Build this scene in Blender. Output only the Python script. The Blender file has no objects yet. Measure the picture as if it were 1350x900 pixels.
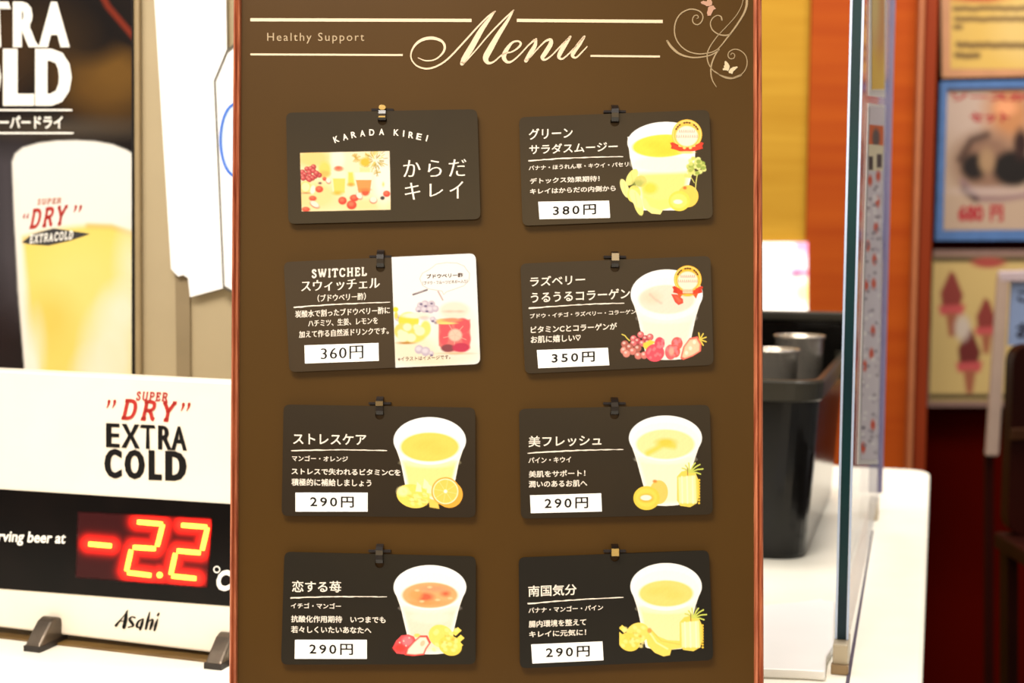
import bpy, math
import numpy as np
from mathutils import Vector, Matrix

# ------------------------------------------------------------------ camera
F = 1875.0                       # focal length in pixels of a 1350 x 900 frame
CAM = np.array([0.0, 0.0, 0.26])
PITCH, ROLL = math.radians(4.0), 0.008
_f = np.array([0, math.cos(PITCH), -math.sin(PITCH)])
_u0 = np.array([0, math.sin(PITCH), math.cos(PITCH)])
_r0 = np.array([1.0, 0, 0])
_r = _r0 * math.cos(ROLL) + _u0 * math.sin(ROLL)
_u = -_r0 * math.sin(ROLL) + _u0 * math.cos(ROLL)
scene = bpy.context.scene
COL = scene.collection
cam_data = bpy.data.cameras.new('camera')
cam = bpy.data.objects.new('camera', cam_data)
COL.objects.link(cam)
M = Matrix([[_r[i], _u[i], -_f[i], CAM[i]] for i in range(3)] + [[0, 0, 0, 1]])
cam.matrix_world = M
cam_data.sensor_width = 36.0
cam_data.lens = 36.0 * F / 1350.0
cam_data.clip_start = 0.02
cam_data.dof.use_dof = True
cam_data.dof.focus_distance = 0.725
cam_data.dof.aperture_fstop = 10.5
scene.camera = cam

# ------------------------------------------------------------------ world and lights
world = bpy.data.worlds.new('room_light')
scene.world = world
world.use_nodes = True
world.node_tree.nodes['Background'].inputs[0].default_value = (1.0, 0.93, 0.84, 1)
world.node_tree.nodes['Background'].inputs[1].default_value = 0.27


def area(name, loc, target, sx, sy, power, color=(1, 0.93, 0.84)):
    l = bpy.data.lights.new(name, 'AREA')
    l.shape = 'RECTANGLE'
    l.size, l.size_y, l.energy, l.color = sx, sy, power, color
    o = bpy.data.objects.new(name, l)
    COL.objects.link(o)
    o.location = loc
    o.rotation_euler = (Vector(target) - Vector(loc)).to_track_quat('-Z', 'Y').to_euler()
    return o


area('ceiling_lamp_over_board', (-0.25, 0.12, 1.02), (0.0, 0.72, 0.25), 0.45, 0.3, 10.5)
area('ceiling_lamp_front_left', (-0.9, 0.1, 1.4), (-0.3, 0.9, 0.15), 0.5, 0.4, 7)
area('ceiling_lamp_over_counter', (0.2, 1.3, 1.7), (0.2, 1.35, 0), 0.8, 0.5, 19)
area('ceiling_lamp_behind', (1.0, 1.9, 1.9), (0.9, 3.0, 0.4), 1.2, 0.5, 34)
area('sheen_fill_behind_viewer', (0.1, -1.7, 0.72), (0.0, 0.7, 0.25), 2.2, 0.45, 12, (1, 0.7, 0.34))  # added fill light out of view, gives board and cards a warm sheen
scene.view_settings.view_transform = 'Standard'
scene.view_settings.look = 'None'
scene.view_settings.gamma = 1.0
scene.view_settings.exposure = 0.6
E = 1.95                          # how strongly the lamps light the things near the board


# ------------------------------------------------------------------ materials
def lin(c):
    c = np.asarray(c, float) / 255.0
    return np.where(c <= 0.04045, c / 12.92, ((c + 0.055) / 1.055) ** 2.4)


def alb(c, e=None):
    return np.clip(lin(c) / (e or E), 0, 0.88)


MATS = {}


def mat(name, c, rough=0.5, spec=0.5, metal=0.0, noise=0.06, nscale=(30, 30, 30), c2=None, e=None, bump=0.0, coat=0.0):
    """principled surface whose colour drifts between two tones by a noise texture"""
    if name in MATS:
        return MATS[name]
    m = bpy.data.materials.new(name)
    m.use_nodes = True
    nt = m.node_tree
    b = nt.nodes['Principled BSDF']
    b.inputs['Roughness'].default_value = rough
    b.inputs['Specular IOR Level'].default_value = spec
    b.inputs['Metallic'].default_value = metal
    b.inputs['Coat Weight'].default_value = coat
    tc = nt.nodes.new('ShaderNodeTexCoord')
    mp = nt.nodes.new('ShaderNodeMapping')
    mp.inputs['Scale'].default_value = nscale
    nz = nt.nodes.new('ShaderNodeTexNoise')
    nz.inputs['Scale'].default_value = 1.0
    nz.inputs['Detail'].default_value = 5
    rp = nt.nodes.new('ShaderNodeValToRGB')
    a = alb(c, e)
    if c2 is None:
        lo, hi = a * (1 - noise), np.clip(a * (1 + noise), 0, 0.9)
    else:
        lo, hi = alb(c2, e), a
    rp.color_ramp.elements[0].color = (*lo, 1)
    rp.color_ramp.elements[1].color = (*hi, 1)
    rp.color_ramp.elements[0].position = 0.32
    rp.color_ramp.elements[1].position = 0.68
    L = nt.links.new
    L(tc.outputs['Object'], mp.inputs[0]); L(mp.outputs[0], nz.inputs[0]); L(nz.outputs[0], rp.inputs[0])
    L(rp.outputs[0], b.inputs['Base Color'])
    if bump:
        bp = nt.nodes.new('ShaderNodeBump')
        bp.inputs['Strength'].default_value = bump
        bp.inputs['Distance'].default_value = 0.001
        L(nz.outputs[0], bp.inputs['Height']); L(bp.outputs[0], b.inputs['Normal'])
    MATS[name] = m
    return m


def emit(name, c, s):
    m = bpy.data.materials.new(name)
    m.use_nodes = True
    b = m.node_tree.nodes['Principled BSDF']
    b.inputs['Base Color'].default_value = (*alb(c), 1)
    b.inputs['Emission Color'].default_value = (*lin(c), 1)
    b.inputs['Emission Strength'].default_value = s
    return m


def print_mat(name, rough=0.45, spec=0.4, glow=0.0):
    """printed paper: colours from the mesh's own colour attribute"""
    m = bpy.data.materials.new(name)
    m.use_nodes = True
    nt = m.node_tree
    b = nt.nodes['Principled BSDF']
    at = nt.nodes.new('ShaderNodeAttribute')
    at.attribute_name = 'print'
    nt.links.new(at.outputs['Color'], b.inputs['Base Color'])
    nt.links.new(at.outputs['Alpha'], b.inputs['Alpha'])
    b.inputs['Roughness'].default_value = rough
    b.inputs['Specular IOR Level'].default_value = spec
    if glow:
        nt.links.new(at.outputs['Color'], b.inputs['Emission Color'])
        b.inputs['Emission Strength'].default_value = glow
    return m


PRINT = print_mat('printed_ink')
PRINT_GLOSS = print_mat('glossy_print', 0.25, 0.4)


# ------------------------------------------------------------------ geometry helpers
class Plane:
    """a flat surface in the room: point P, facing the viewer's side, turned by yaw, leaning back by lean"""
    def __init__(self, px, py, Y, yaw=0.0, lean=0.0):
        y, l = math.radians(yaw), math.radians(lean)
        self.n = np.array([-math.sin(y) * math.cos(l), -math.cos(y) * math.cos(l), math.sin(l)])
        d = ray(px, py)
        self.p = CAM + d * (Y / d[1])

    def at(self, x, y, off=0.0):
        x = np.atleast_1d(np.asarray(x, float)); y = np.atleast_1d(np.asarray(y, float))
        d = _f + np.outer((x - 675.0) / F, _r) + np.outer((450.0 - y) / F, _u)
        t = ((self.p - CAM) @ self.n) / (d @ self.n)
        return CAM + d * t[:, None] + np.outer(np.zeros(len(x)) + off, self.n)


def ray(px, py):
    return _f + _r * (px - 675.0) / F + _u * (450.0 - py) / F


class Level(Plane):
    """a horizontal surface at height z"""
    def __init__(self, z):
        self.n = np.array([0, 0, 1.0]); self.p = np.array([0, 0, z])


def props(o, label=None, cat=None, group=None, kind=None):
    for k, v in (('label', label), ('category', cat), ('group', group), ('kind', kind)):
        if v:
            o[k] = v
    return o


def thing(name, loc, label, cat, group=None):
    o = bpy.data.objects.new(name, None)
    COL.objects.link(o)
    o.location = tuple(float(v) for v in loc)
    o.empty_display_size = 0.02
    return props(o, label, cat, group)


def origin_of(parent):
    v = np.zeros(3)
    while parent is not None:
        v = v + np.array(parent.location); parent = parent.parent
    return v


def mk(name, V, Fc, m, parent=None, smooth=False, bevel=0.0, seg=2, base=None):
    V = np.asarray(V, float)
    if parent is None:
        lo, hi = V.min(0), V.max(0)
        org = np.array([(lo[0] + hi[0]) / 2, (lo[1] + hi[1]) / 2, lo[2]])
    else:
        org = origin_of(parent)
    loc = org if parent is None else np.zeros(3)
    if parent is not None:                      # put each part's own origin at its middle
        c = (V.min(0) + V.max(0)) / 2
        loc = c - org; org = c
    me = bpy.data.meshes.new(name)
    me.from_pydata([tuple(v) for v in (V - org)], [], [tuple(int(i) for i in f) for f in Fc])
    me.materials.append(m)
    if smooth:
        me.polygons.foreach_set('use_smooth', [True] * len(me.polygons))
    me.update()
    o = bpy.data.objects.new(name, me)
    COL.objects.link(o)
    o.location = tuple(float(v) for v in loc)
    if parent is not None:
        o.parent = parent
    if bevel:
        b = o.modifiers.new('bevel', 'BEVEL')
        b.width, b.segments, b.limit_method = bevel, seg, 'ANGLE'
        b.angle_limit = math.radians(40)
    return o


_tmp_curve = None


def curve_fill(loops, thick=True):
    """filled outline (with holes) -> verts (x, y, 0..1) and faces"""
    cu = bpy.data.curves.new('outline', 'CURVE')
    cu.dimensions = '2D'
    cu.fill_mode = 'BOTH'
    cu.extrude = 0.5 if thick else 0.0
    for lp in loops:
        sp = cu.splines.new('POLY')
        sp.points.add(len(lp) - 1)
        for q, p in zip(sp.points, lp):
            q.co = (p[0], p[1], 0, 1)
        sp.use_cyclic_u = True
    o = bpy.data.objects.new('outline', cu)
    COL.objects.link(o)
    bpy.context.view_layer.update()
    me = bpy.data.meshes.new_from_object(o.evaluated_get(bpy.context.evaluated_depsgraph_get()))
    V = np.array([v.co[:] for v in me.vertices]); Fc = [tuple(p.vertices) for p in me.polygons]
    bpy.data.objects.remove(o); bpy.data.curves.remove(cu); bpy.data.meshes.remove(me)
    if thick:                                   # weld the rims of front, back and walls
        key, idx, out = {}, [], []
        for v in V:
            k = (round(v[0], 3), round(v[1], 3), round(v[2], 2))
            if k not in key:
                key[k] = len(out); out.append(v)
            idx.append(key[k])
        Fc = [tuple(idx[i] for i in f) for f in Fc]
        Fc = [f for f in Fc if len(set(f)) == len(f)]
        V = np.array(out); V[:, 2] += 0.5
    return V, Fc


def slab(name, loops, plane, thick, m, parent=None, off=0.0, bevel=0.0, smooth=False):
    """outline on a plane, raised from off to off+thick along the plane's normal"""
    if not isinstance(loops[0][0], (tuple, list, np.ndarray)):
        loops = [loops]
    if len(loops) == 1 and len(loops[0]) <= 4:
        L = loops[0]; n = len(L)
        V = np.array([(p[0], p[1], 0) for p in L] + [(p[0], p[1], 1) for p in L], float)
        Fc = [tuple(range(n))[::-1], tuple(range(n, 2 * n))] + [(i, (i + 1) % n, n + (i + 1) % n, n + i) for i in range(n)]
    else:
        V, Fc = curve_fill(loops)
    W = plane.at(V[:, 0], V[:, 1]) + np.outer(off + V[:, 2] * thick, plane.n)
    o = mk(name, W, Fc, m, parent, smooth, bevel)
    fix_normals(o)
    return o


def fix_normals(o):
    import bmesh
    bm = bmesh.new(); bm.from_mesh(o.data)
    bmesh.ops.recalc_face_normals(bm, faces=bm.faces)
    bm.to_mesh(o.data); bm.free()


def flat(name, V2, Fc, plane, m, parent, off):
    W = plane.at(V2[:, 0], V2[:, 1], off)
    return mk(name, W, Fc, m, parent)


def round_quad(c, r, n=6):
    """rounded outline through four corners TL TR BR BL"""
    out = []
    c = [np.array(p, float) for p in c]
    for i in range(4):
        p, a, b = c[i], c[i - 1], c[(i + 1) % 4]
        pa = p + (a - p) / np.linalg.norm(a - p) * r
        pb = p + (b - p) / np.linalg.norm(b - p) * r
        for k in range(n + 1):
            t = k / n
            out.append(tuple((1 - t) ** 2 * pa + 2 * t * (1 - t) * p + t * t * pb))
    return out


def circle(cx, cy, rx, ry=None, n=24, rot=0.0):
    ry = ry or rx
    c, s = math.cos(rot), math.sin(rot)
    return [(cx + rx * math.cos(a) * c - ry * math.sin(a) * s, cy + rx * math.cos(a) * s + ry * math.sin(a) * c)
            for a in [2 * math.pi * i / n for i in range(n)]]


def ribbon(pts, sub=6, cap=True):
    """brush stroke: points (x, y, width) -> smooth strip"""
    P = np.array(pts, float)
    if len(P) > 2:
        out = []
        Q = np.vstack([2 * P[0] - P[1], P, 2 * P[-1] - P[-2]])
        for i in range(1, len(Q) - 2):
            for k in range(sub):
                t = k / sub
                out.append(0.5 * (2 * Q[i] + (Q[i + 1] - Q[i - 1]) * t + (2 * Q[i - 1] - 5 * Q[i] + 4 * Q[i + 1] - Q[i + 2]) * t * t
                                  + (3 * Q[i] - Q[i - 1] - 3 * Q[i + 1] + Q[i + 2]) * t ** 3))
        out.append(P[-1]); P = np.array(out)
    d = np.gradient(P[:, :2], axis=0)
    d /= np.maximum(np.linalg.norm(d, axis=1), 1e-9)[:, None]
    nrm = np.stack([-d[:, 1], d[:, 0]], 1)
    w = np.maximum(P[:, 2], 0.2)[:, None] / 2
    V = np.vstack([P[:, :2] + nrm * w, P[:, :2] - nrm * w]); n = len(P)
    Fc = [(i, i + 1, n + i + 1, n + i) for i in range(n - 1)]
    if cap:
        for e in (0, n - 1):
            k = len(V)
            V = np.vstack([V, np.array(circle(P[e, 0], P[e, 1], P[e, 2] / 2, n=10))])
            Fc.append(tuple(range(k, k + 10)))
    return V, Fc


def join2(items):
    V, Fc, k = [], [], 0
    for v, f in items:
        V.append(v); Fc += [tuple(i + k for i in q) for q in f]; k += len(v)
    return np.vstack(V), Fc


_TXT = {}


def text_mesh(s, space=1.0, bx=0.0, by=0.0):
    """outline letters from the built-in font; bx, by thicken the strokes sideways / up and down (em)"""
    key = (s, space, bx, by)
    if key in _TXT:
        return _TXT[key]
    cu = bpy.data.curves.new('t', 'FONT')
    cu.body = s; cu.size = 1.0; cu.space_character = space; cu.resolution_u = 3
    o = bpy.data.objects.new('t', cu)
    COL.objects.link(o)
    bpy.context.view_layer.update()
    me = bpy.data.meshes.new_from_object(o.evaluated_get(bpy.context.evaluated_depsgraph_get()))
    V = np.array([v.co[:2] for v in me.vertices]); Fc = [tuple(p.vertices) for p in me.polygons]
    bpy.data.objects.remove(o); bpy.data.curves.remove(cu); bpy.data.meshes.remove(me)
    if bx or by:
        cnt = {}
        for f in Fc:
            a = 0.0
            for i in range(len(f)):
                p, q = V[f[i]], V[f[(i + 1) % len(f)]]
                a += p[0] * q[1] - q[0] * p[1]
            seq = f if a > 0 else f[::-1]
            for i in range(len(seq)):
                e = (seq[i], seq[(i + 1) % len(seq)])
                if (e[1], e[0]) in cnt:
                    del cnt[(e[1], e[0])]
                else:
                    cnt[e] = 1
        N = np.zeros_like(V)
        for a, b in cnt:
            d = V[b] - V[a]; l = np.linalg.norm(d)
            if l > 1e-9:
                nn = np.array([d[1], -d[0]]) / l
                N[a] += nn; N[b] += nn
        l2 = (N ** 2).sum(1); l2[l2 < 1e-6] = 1
        N = N * np.minimum(2.0 / l2, 2.2 / np.sqrt(l2))[:, None]
        V = V + N * np.array([bx, by])
    _TXT[key] = (V, Fc)
    return V, Fc


def fit(s, x0, x1, y0, y1, slope=0.0, bold=0.0, space=1.0, shear=0.0, bx=None, by=None):
    """letters stretched into the ink box x0..x1, y0..y1 (the box counts the slope of the line in)"""
    V, Fc = text_mesh(s, space, bold if bx is None else bx, bold if by is None else by)
    lo, hi = V.min(0), V.max(0)
    U = (V - lo) / (hi - lo)
    h = (y1 - y0) - abs(slope) * (x1 - x0)
    w = (x1 - x0) - abs(shear) * h
    X = x0 + w * U[:, 0] + shear * h * U[:, 1] + (0 if shear >= 0 else -shear * h)
    Y = (y0 + y1) / 2 + slope * (X - (x0 + x1) / 2) + h * (0.5 - U[:, 1])
    return np.stack([X, Y], 1), Fc


def caps(slots, y0, y1, slope, bx, by):
    """heavy condensed capitals, each letter in its own slot; y0, y1 are the rows at the middle of the word"""
    xm = (slots[0][1] + slots[-1][2]) / 2
    its = []
    for ch, a, b in slots:
        d = slope * ((a + b) / 2 - xm); e = abs(slope) * (b - a) / 2
        its.append(fit(ch, a, b, y0 + d - e, y1 + d + e, slope, 0, 1.0, bx=bx, by=by))
    return its


# a small roman alphabet with serifs: strokes (x, y, width) in a cell one unit high
T_, t_ = 0.125, 0.045
SER = {
    'I': (0.34, [[(.17, 0, T_), (.17, 1, T_)], [(.02, .02, t_), (.32, .02, t_)], [(.02, .98, t_), (.32, .98, t_)]]),
    'T': (0.72, [[(.36, 0, T_), (.36, 1, T_)], [(.2, .02, t_), (.52, .02, t_)], [(.02, .97, t_), (.7, .97, t_)], [(.04, .97, t_), (.04, .76, t_)], [(.68, .97, t_), (.68, .76, t_)]]),
    'H': (0.84, [[(.17, 0, T_), (.17, 1, T_)], [(.67, 0, T_), (.67, 1, T_)], [(.17, .5, t_), (.67, .5, t_)]] + [[(a, b, t_), (a + .28, b, t_)] for a in (.03, .53) for b in (.02, .98)]),
    'E': (0.68, [[(.17, 0, T_), (.17, 1, T_)], [(.03, .02, t_), (.62, .02, t_)], [(.03, .98, t_), (.6, .98, t_)], [(.17, .52, t_), (.46, .52, t_)], [(.62, .02, t_), (.62, .25, t_)], [(.6, .98, t_), (.6, .76, t_)], [(.46, .4, t_), (.46, .64, t_)]]),
    'L': (0.66, [[(.17, 0, T_), (.17, 1, T_)], [(.03, .02, t_), (.6, .02, t_)], [(.03, .98, t_), (.32, .98, t_)], [(.6, .02, t_), (.6, .28, t_)]]),
    'D': (0.82, [[(.17, 0, T_), (.17, 1, T_)], [(.03, .02, t_), (.4, .02, t_), (.62, .14, .1), (.7, .5, T_), (.62, .86, .1), (.4, .98, t_), (.03, .98, t_)]]),
    'O': (0.86, [[(.43, .99, t_), (.2, .88, .1), (.1, .5, T_), (.2, .12, .1), (.43, .01, t_), (.66, .12, .1), (.76, .5, T_), (.66, .88, .1), (.43, .99, t_)]]),
    'C': (0.78, [[(.68, .75, .07), (.6, .93, t_), (.4, .99, t_), (.19, .87, .1), (.1, .5, T_), (.19, .13, .1), (.42, .01, t_), (.6, .07, t_), (.7, .26, t_)], [(.68, .98, t_), (.68, .7, t_)]]),
    'S': (0.58, [[(.47, .74, t_), (.42, .93, t_), (.27, .99, t_), (.1, .9, .08), (.1, .7, .11), (.27, .54, T_), (.46, .36, .13), (.47, .14, .09), (.3, .01, t_), (.12, .07, t_), (.05, .28, t_)]]),
    'W': (1.12, [[(.1, .98, T_), (.34, .02, .12)], [(.34, .02, t_), (.56, .98, t_)], [(.5, .98, T_), (.78, .02, .12)], [(.78, .02, t_), (1.0, .98, t_)], [(.0, .98, t_), (.24, .98, t_)], [(.42, .98, t_), (.66, .98, t_)], [(.88, .98, t_), (1.1, .98, t_)]]),
    'R': (0.8, [[(.17, 0, T_), (.17, 1, T_)], [(.03, .02, t_), (.32, .02, t_)], [(.03, .98, t_), (.42, .98, t_), (.62, .88, .12), (.62, .62, .12), (.42, .5, t_), (.17, .5, t_)], [(.42, .5, t_), (.56, .3, T_), (.68, .06, .13), (.8, .02, t_)]]),
    'P': (0.7, [[(.17, 0, T_), (.17, 1, T_)], [(.03, .02, t_), (.32, .02, t_)], [(.03, .98, t_), (.42, .98, t_), (.6, .86, .12), (.6, .6, .12), (.42, .47, t_), (.17, .47, t_)]]),
    'Y': (0.78, [[(.1, .98, T_), (.39, .45, T_), (.39, 0, T_)], [(.39, .45, t_), (.66, .98, t_)], [(.0, .98, t_), (.24, .98, t_)], [(.55, .98, t_), (.78, .98, t_)], [(.25, .02, t_), (.53, .02, t_)]]),
    'U': (0.82, [[(.17, 1, T_), (.17, .35, T_), (.24, .08, .1), (.42, .0, t_), (.6, .1, t_), (.66, .35, t_), (.66, .98, t_)], [(.03, .98, t_), (.31, .98, t_)], [(.54, .98, t_), (.78, .98, t_)]]),
    'X': (0.8, [[(.12, .98, T_), (.66, .02, T_)], [(.66, .98, t_), (.12, .02, t_)], [(.0, .98, t_), (.26, .98, t_)], [(.54, .98, t_), (.78, .98, t_)], [(.0, .02, t_), (.24, .02, t_)], [(.52, .02, t_), (.8, .02, t_)]]),
    'A': (0.84, [[(.4, .98, t_), (.68, .02, T_)], [(.4, .98, t_), (.12, .02, t_)], [(.2, .34, t_), (.6, .34, t_)], [(.0, .02, t_), (.24, .02, t_)], [(.52, .02, t_), (.84, .02, t_)]]),
    '"': (0.4, [[(.04, .96, .13), (.05, .84, .06), (.0, .72, .03)], [(.24, .96, .13), (.25, .84, .06), (.2, .72, .03)]]),
    ' ': (0.4, []),
}


def serif(s, x0, x1, y0, y1, slope=0.0, shear=0.0, gap=0.2):
    items, x = [], 0.0
    for ch in s:
        w, st = SER[ch]
        for stroke in st:
            v, f = ribbon([(p[0] + x, p[1], p[2]) for p in stroke], 4, cap=False)
            items.append((v, f))
        x += w + gap
    V, Fc = join2(items)
    tot = x - gap
    h = (y1 - y0) - abs(slope) * (x1 - x0)
    w = (x1 - x0) - shear * h
    X = x0 + V[:, 0] / tot * w + shear * h * V[:, 1]
    Y = (y0 + y1) / 2 + slope * (X - (x0 + x1) / 2) + h * (0.5 - V[:, 1])
    return np.stack([X, Y], 1), Fc


def quotes(x, y, w, flip=False):
    """a pair of slanted double quote marks, ink box x..x+w"""
    its = []
    for dx in (0.12, 0.62):
        p = [(x + w * (dx + .22), y, w * .26), (x + w * (dx + .16), y + w * .3, w * .17), (x + w * dx, y + w * .62, w * .05)]
        if flip:
            p = [(2 * x + w - a, 2 * y + w * .62 - b, c_) for a, b, c_ in p]
        its.append(ribbon(p, 4))
    return join2(its)


class Canvas:
    """paints a print onto a fine mesh: every dab is a shape of ink with its own colour"""
    def __init__(self, x0, y0, x1, y1, step, bg=None):
        self.x = np.arange(x0, x1 + step * 0.5, step); self.y = np.arange(y0, y1 + step * 0.5, step)
        self.X, self.Y = np.meshgrid(self.x, self.y)
        self.step = step
        self.rgb = np.zeros(self.X.shape + (3,)); self.a = np.zeros(self.X.shape)
        self.rng = np.random.RandomState(int(abs(x0 * 7 + y0 * 13)) % 9999)
        if bg is not None:
            self.rgb[:] = lin(bg); self.a[:] = 1

    def put(self, m, c, a=1.0):
        m = np.clip(m, 0, 1) * a
        c = lin(c)
        na = m + self.a * (1 - m)
        self.rgb = np.where(na[..., None] > 1e-6, (c * m[..., None] + self.rgb * (self.a * (1 - m))[..., None]) / np.maximum(na, 1e-6)[..., None], self.rgb)
        self.a = na

    def ell(self, cx, cy, rx, ry=None, c=(255, 255, 255), soft=None, rot=0.0, a=1.0, clip=None):
        ry = ry or rx
        soft = soft or self.step * 1.2
        dx, dy = self.X - cx, self.Y - cy
        r = math.radians(rot)
        u = (dx * math.cos(r) + dy * math.sin(r)) / rx; v = (-dx * math.sin(r) + dy * math.cos(r)) / ry
        m = np.clip(0.5 - (np.sqrt(u * u + v * v) - 1) * min(rx, ry) / soft, 0, 1)
        if clip is not None:
            m = m * clip
        self.put(m, c, a)
        return m

    def mask(self, pts, soft=None):
        soft = soft or self.step * 1.2
        P = np.array(pts, float)
        inside = np.zeros(self.X.shape, bool); dist = np.full(self.X.shape, 1e9)
        for i in range(len(P)):
            (ax, ay), (bx, by) = P[i - 1], P[i]
            if ay != by:
                cond = ((ay > self.Y) != (by > self.Y)) & (self.X < (bx - ax) * (self.Y - ay) / (by - ay) + ax)
                inside ^= cond
            L = (bx - ax) ** 2 + (by - ay) ** 2 + 1e-9
            t = np.clip(((self.X - ax) * (bx - ax) + (self.Y - ay) * (by - ay)) / L, 0, 1)
            dist = np.minimum(dist, np.hypot(self.X - ax - t * (bx - ax), self.Y - ay - t * (by - ay)))
        return np.clip(0.5 + np.where(inside, dist, -dist) / soft, 0, 1)

    def poly(self, pts, c, soft=None, a=1.0, clip=None):
        m = self.mask(pts, soft)
        if clip is not None:
            m = m * clip
        self.put(m, c, a)
        return m

    def line(self, pts, w, c, soft=None, a=1.0):
        soft = soft or self.step * 1.2
        P = np.array(pts, float); dist = np.full(self.X.shape, 1e9)
        for i in range(1, len(P)):
            (ax, ay), (bx, by) = P[i - 1], P[i]
            L = (bx - ax) ** 2 + (by - ay) ** 2 + 1e-9
            t = np.clip(((self.X - ax) * (bx - ax) + (self.Y - ay) * (by - ay)) / L, 0, 1)
            dist = np.minimum(dist, np.hypot(self.X - ax - t * (bx - ax), self.Y - ay - t * (by - ay)))
        self.put(np.clip(0.5 - (dist - w / 2) / soft, 0, 1), c, a)

    def grain(self, amt, scale):
        """mottling of the ink"""
        n = np.zeros(self.X.shape)
        for k in range(8):
            th = self.rng.rand() * 6.28; f = (0.6 + 1.6 * self.rng.rand()) / scale
            n += np.sin((self.X * math.cos(th) + self.Y * math.sin(th)) * f * 6.28 + self.rng.rand() * 6.28)
        self.rgb *= (1 + amt * n / 3)[..., None]

    def build(self, name, plane, m, parent, off, xf=lambda x, y: (x, y), e=None, smax=0.88):
        ny, nx = self.X.shape
        keep = self.a > 0.004
        cell = keep[:-1, :-1] | keep[1:, :-1] | keep[:-1, 1:] | keep[1:, 1:]
        idx = np.arange(ny * nx).reshape(ny, nx)
        q = np.stack([idx[:-1, :-1][cell], idx[1:, :-1][cell], idx[1:, 1:][cell], idx[:-1, 1:][cell]], 1)
        used, inv = np.unique(q, return_inverse=True)
        q = inv.reshape(q.shape)
        px, py = xf(self.X.ravel()[used], self.Y.ravel()[used])
        W = plane.at(px, py, off)
        org = origin_of(parent)
        c = (W.min(0) + W.max(0)) / 2
        me = bpy.data.meshes.new(name)
        me.vertices.add(len(W)); me.vertices.foreach_set('co', (W - c).ravel())
        me.loops.add(q.size); me.polygons.add(len(q))
        me.loops.foreach_set('vertex_index', q.ravel().astype(np.int32))
        me.polygons.foreach_set('loop_start', np.arange(0, q.size, 4, dtype=np.int32))
        me.update(calc_edges=True)
        at = me.color_attributes.new('print', 'FLOAT_COLOR', 'POINT')
        rgba = np.ones((len(W), 4))
        rgba[:, :3] = np.clip(self.rgb.reshape(-1, 3)[used] / (e or E), 0, smax)
        rgba[:, 3] = self.a.ravel()[used]
        at.data.foreach_set('color', rgba.ravel())
        me.materials.append(m)
        o = bpy.data.objects.new(name, me)
        COL.objects.link(o)
        o.location = tuple(c - org)
        o.parent = parent
        return o


def box_axes(name, org, ax, ay, sx, sy, sz, m, parent=None, bevel=0.0):
    """box standing on org, extending sx along ax, sy along ay, sz up"""
    org, ax, ay = (np.array(v, float) for v in (org, ax, ay))
    V = [org + ax * a * sx + ay * b * sy + np.array([0, 0, c * sz]) for c in (0, 1) for b in (0, 1) for a in (0, 1)]
    Fc = [(0, 2, 3, 1), (4, 5, 7, 6), (0, 1, 5, 4), (2, 6, 7, 3), (0, 4, 6, 2), (1, 3, 7, 5)]
    return mk(name, V, Fc, m, parent, bevel=bevel)


# ------------------------------------------------------------------ structure: floor, walls, wood column
CA = math.radians(16.6)                       # the counter stands turned by this angle
AX = np.array([math.cos(CA), -math.sin(CA), 0]); AY = np.array([math.sin(CA), math.cos(CA), 0])
FZ = -0.9
m_floor = mat('dark_floor', (70, 30, 20), 0.5, noise=0.2, nscale=(6, 6, 6))
fl = mk('floor', [(-4, -2, FZ), (4, -2, FZ), (4, 3.6, FZ), (-4, 3.6, FZ)], [(0, 1, 2, 3)], m_floor); props(fl, kind='structure')
m_wall = mat('dark_red_brown_wall', (92, 10, 2), 0.6, spec=0.0, c2=(56, 4, 1), nscale=(1.5, 1.5, 1.2))
PW = Plane(1250, 300, 3.2)
wb = mk('wall_back', [(-4, 3.2, FZ), (4, 3.2, FZ), (4, 3.2, 1.9), (-4, 3.2, 1.9), (-4, 3.3, FZ), (4, 3.3, FZ), (4, 3.3, 1.9), (-4, 3.3, 1.9)],
        [(0, 1, 2, 3), (4, 7, 6, 5), (0, 4, 5, 1), (3, 2, 6, 7), (0, 3, 7, 4), (1, 5, 6, 2)], m_wall); props(wb, kind='structure')


def vert_panel(name, x0, x1, ztop, zbot, Y, thick, m, bevel=0.0, parent=None):
    """upright panel between two pixel columns at distance Y"""
    a = CAM + ray(x0, 320) * (Y / ray(x0, 320)[1]); b = CAM + ray(x1, 320) * (Y / ray(x1, 320)[1])
    V = [(a[0], Y, zbot), (b[0], Y, zbot), (b[0], Y + thick, zbot), (a[0], Y + thick, zbot)]
    V += [(p[0], p[1], ztop) for p in V]
    return mk(name, V, [(0, 3, 2, 1), (4, 5, 6, 7), (0, 1, 5, 4), (1, 2, 6, 5), (2, 3, 7, 6), (3, 0, 4, 7)], m, parent, bevel=bevel)


m_orange = mat('orange_wood', (208, 94, 18), 0.6, spec=0.12, c2=(190, 76, 10), nscale=(1.2, 1.2, 26))
m_orange_dark = mat('orange_wood_trim', (168, 62, 16), 0.5, spec=0.2, c2=(150, 52, 12), nscale=(20, 20, 2))
m_yellow = mat('yellow_wall', (232, 178, 56), 0.7, spec=0.15, c2=(216, 160, 42), nscale=(3, 3, 40))
o = vert_panel('trim_1', 1063, 1204, 1.9, FZ, 2.7, 0.2, m_orange); props(o, kind='structure')
o = vert_panel('trim_2', 1204.5, 1211, 1.9, FZ, 2.68, 0.1, mat('pale_orange_edge', (214, 128, 78), 0.4, noise=0.05), 0.003); props(o, kind='structure')
o = vert_panel('trim_3', 1211.5, 1229, 1.9, FZ, 2.72, 0.1, m_orange_dark, 0.004); props(o, kind='structure')
o = vert_panel('wall_center', 700, 1062.5, 1.9, FZ, 2.71, 0.1, m_yellow); props(o, kind='structure')

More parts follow.
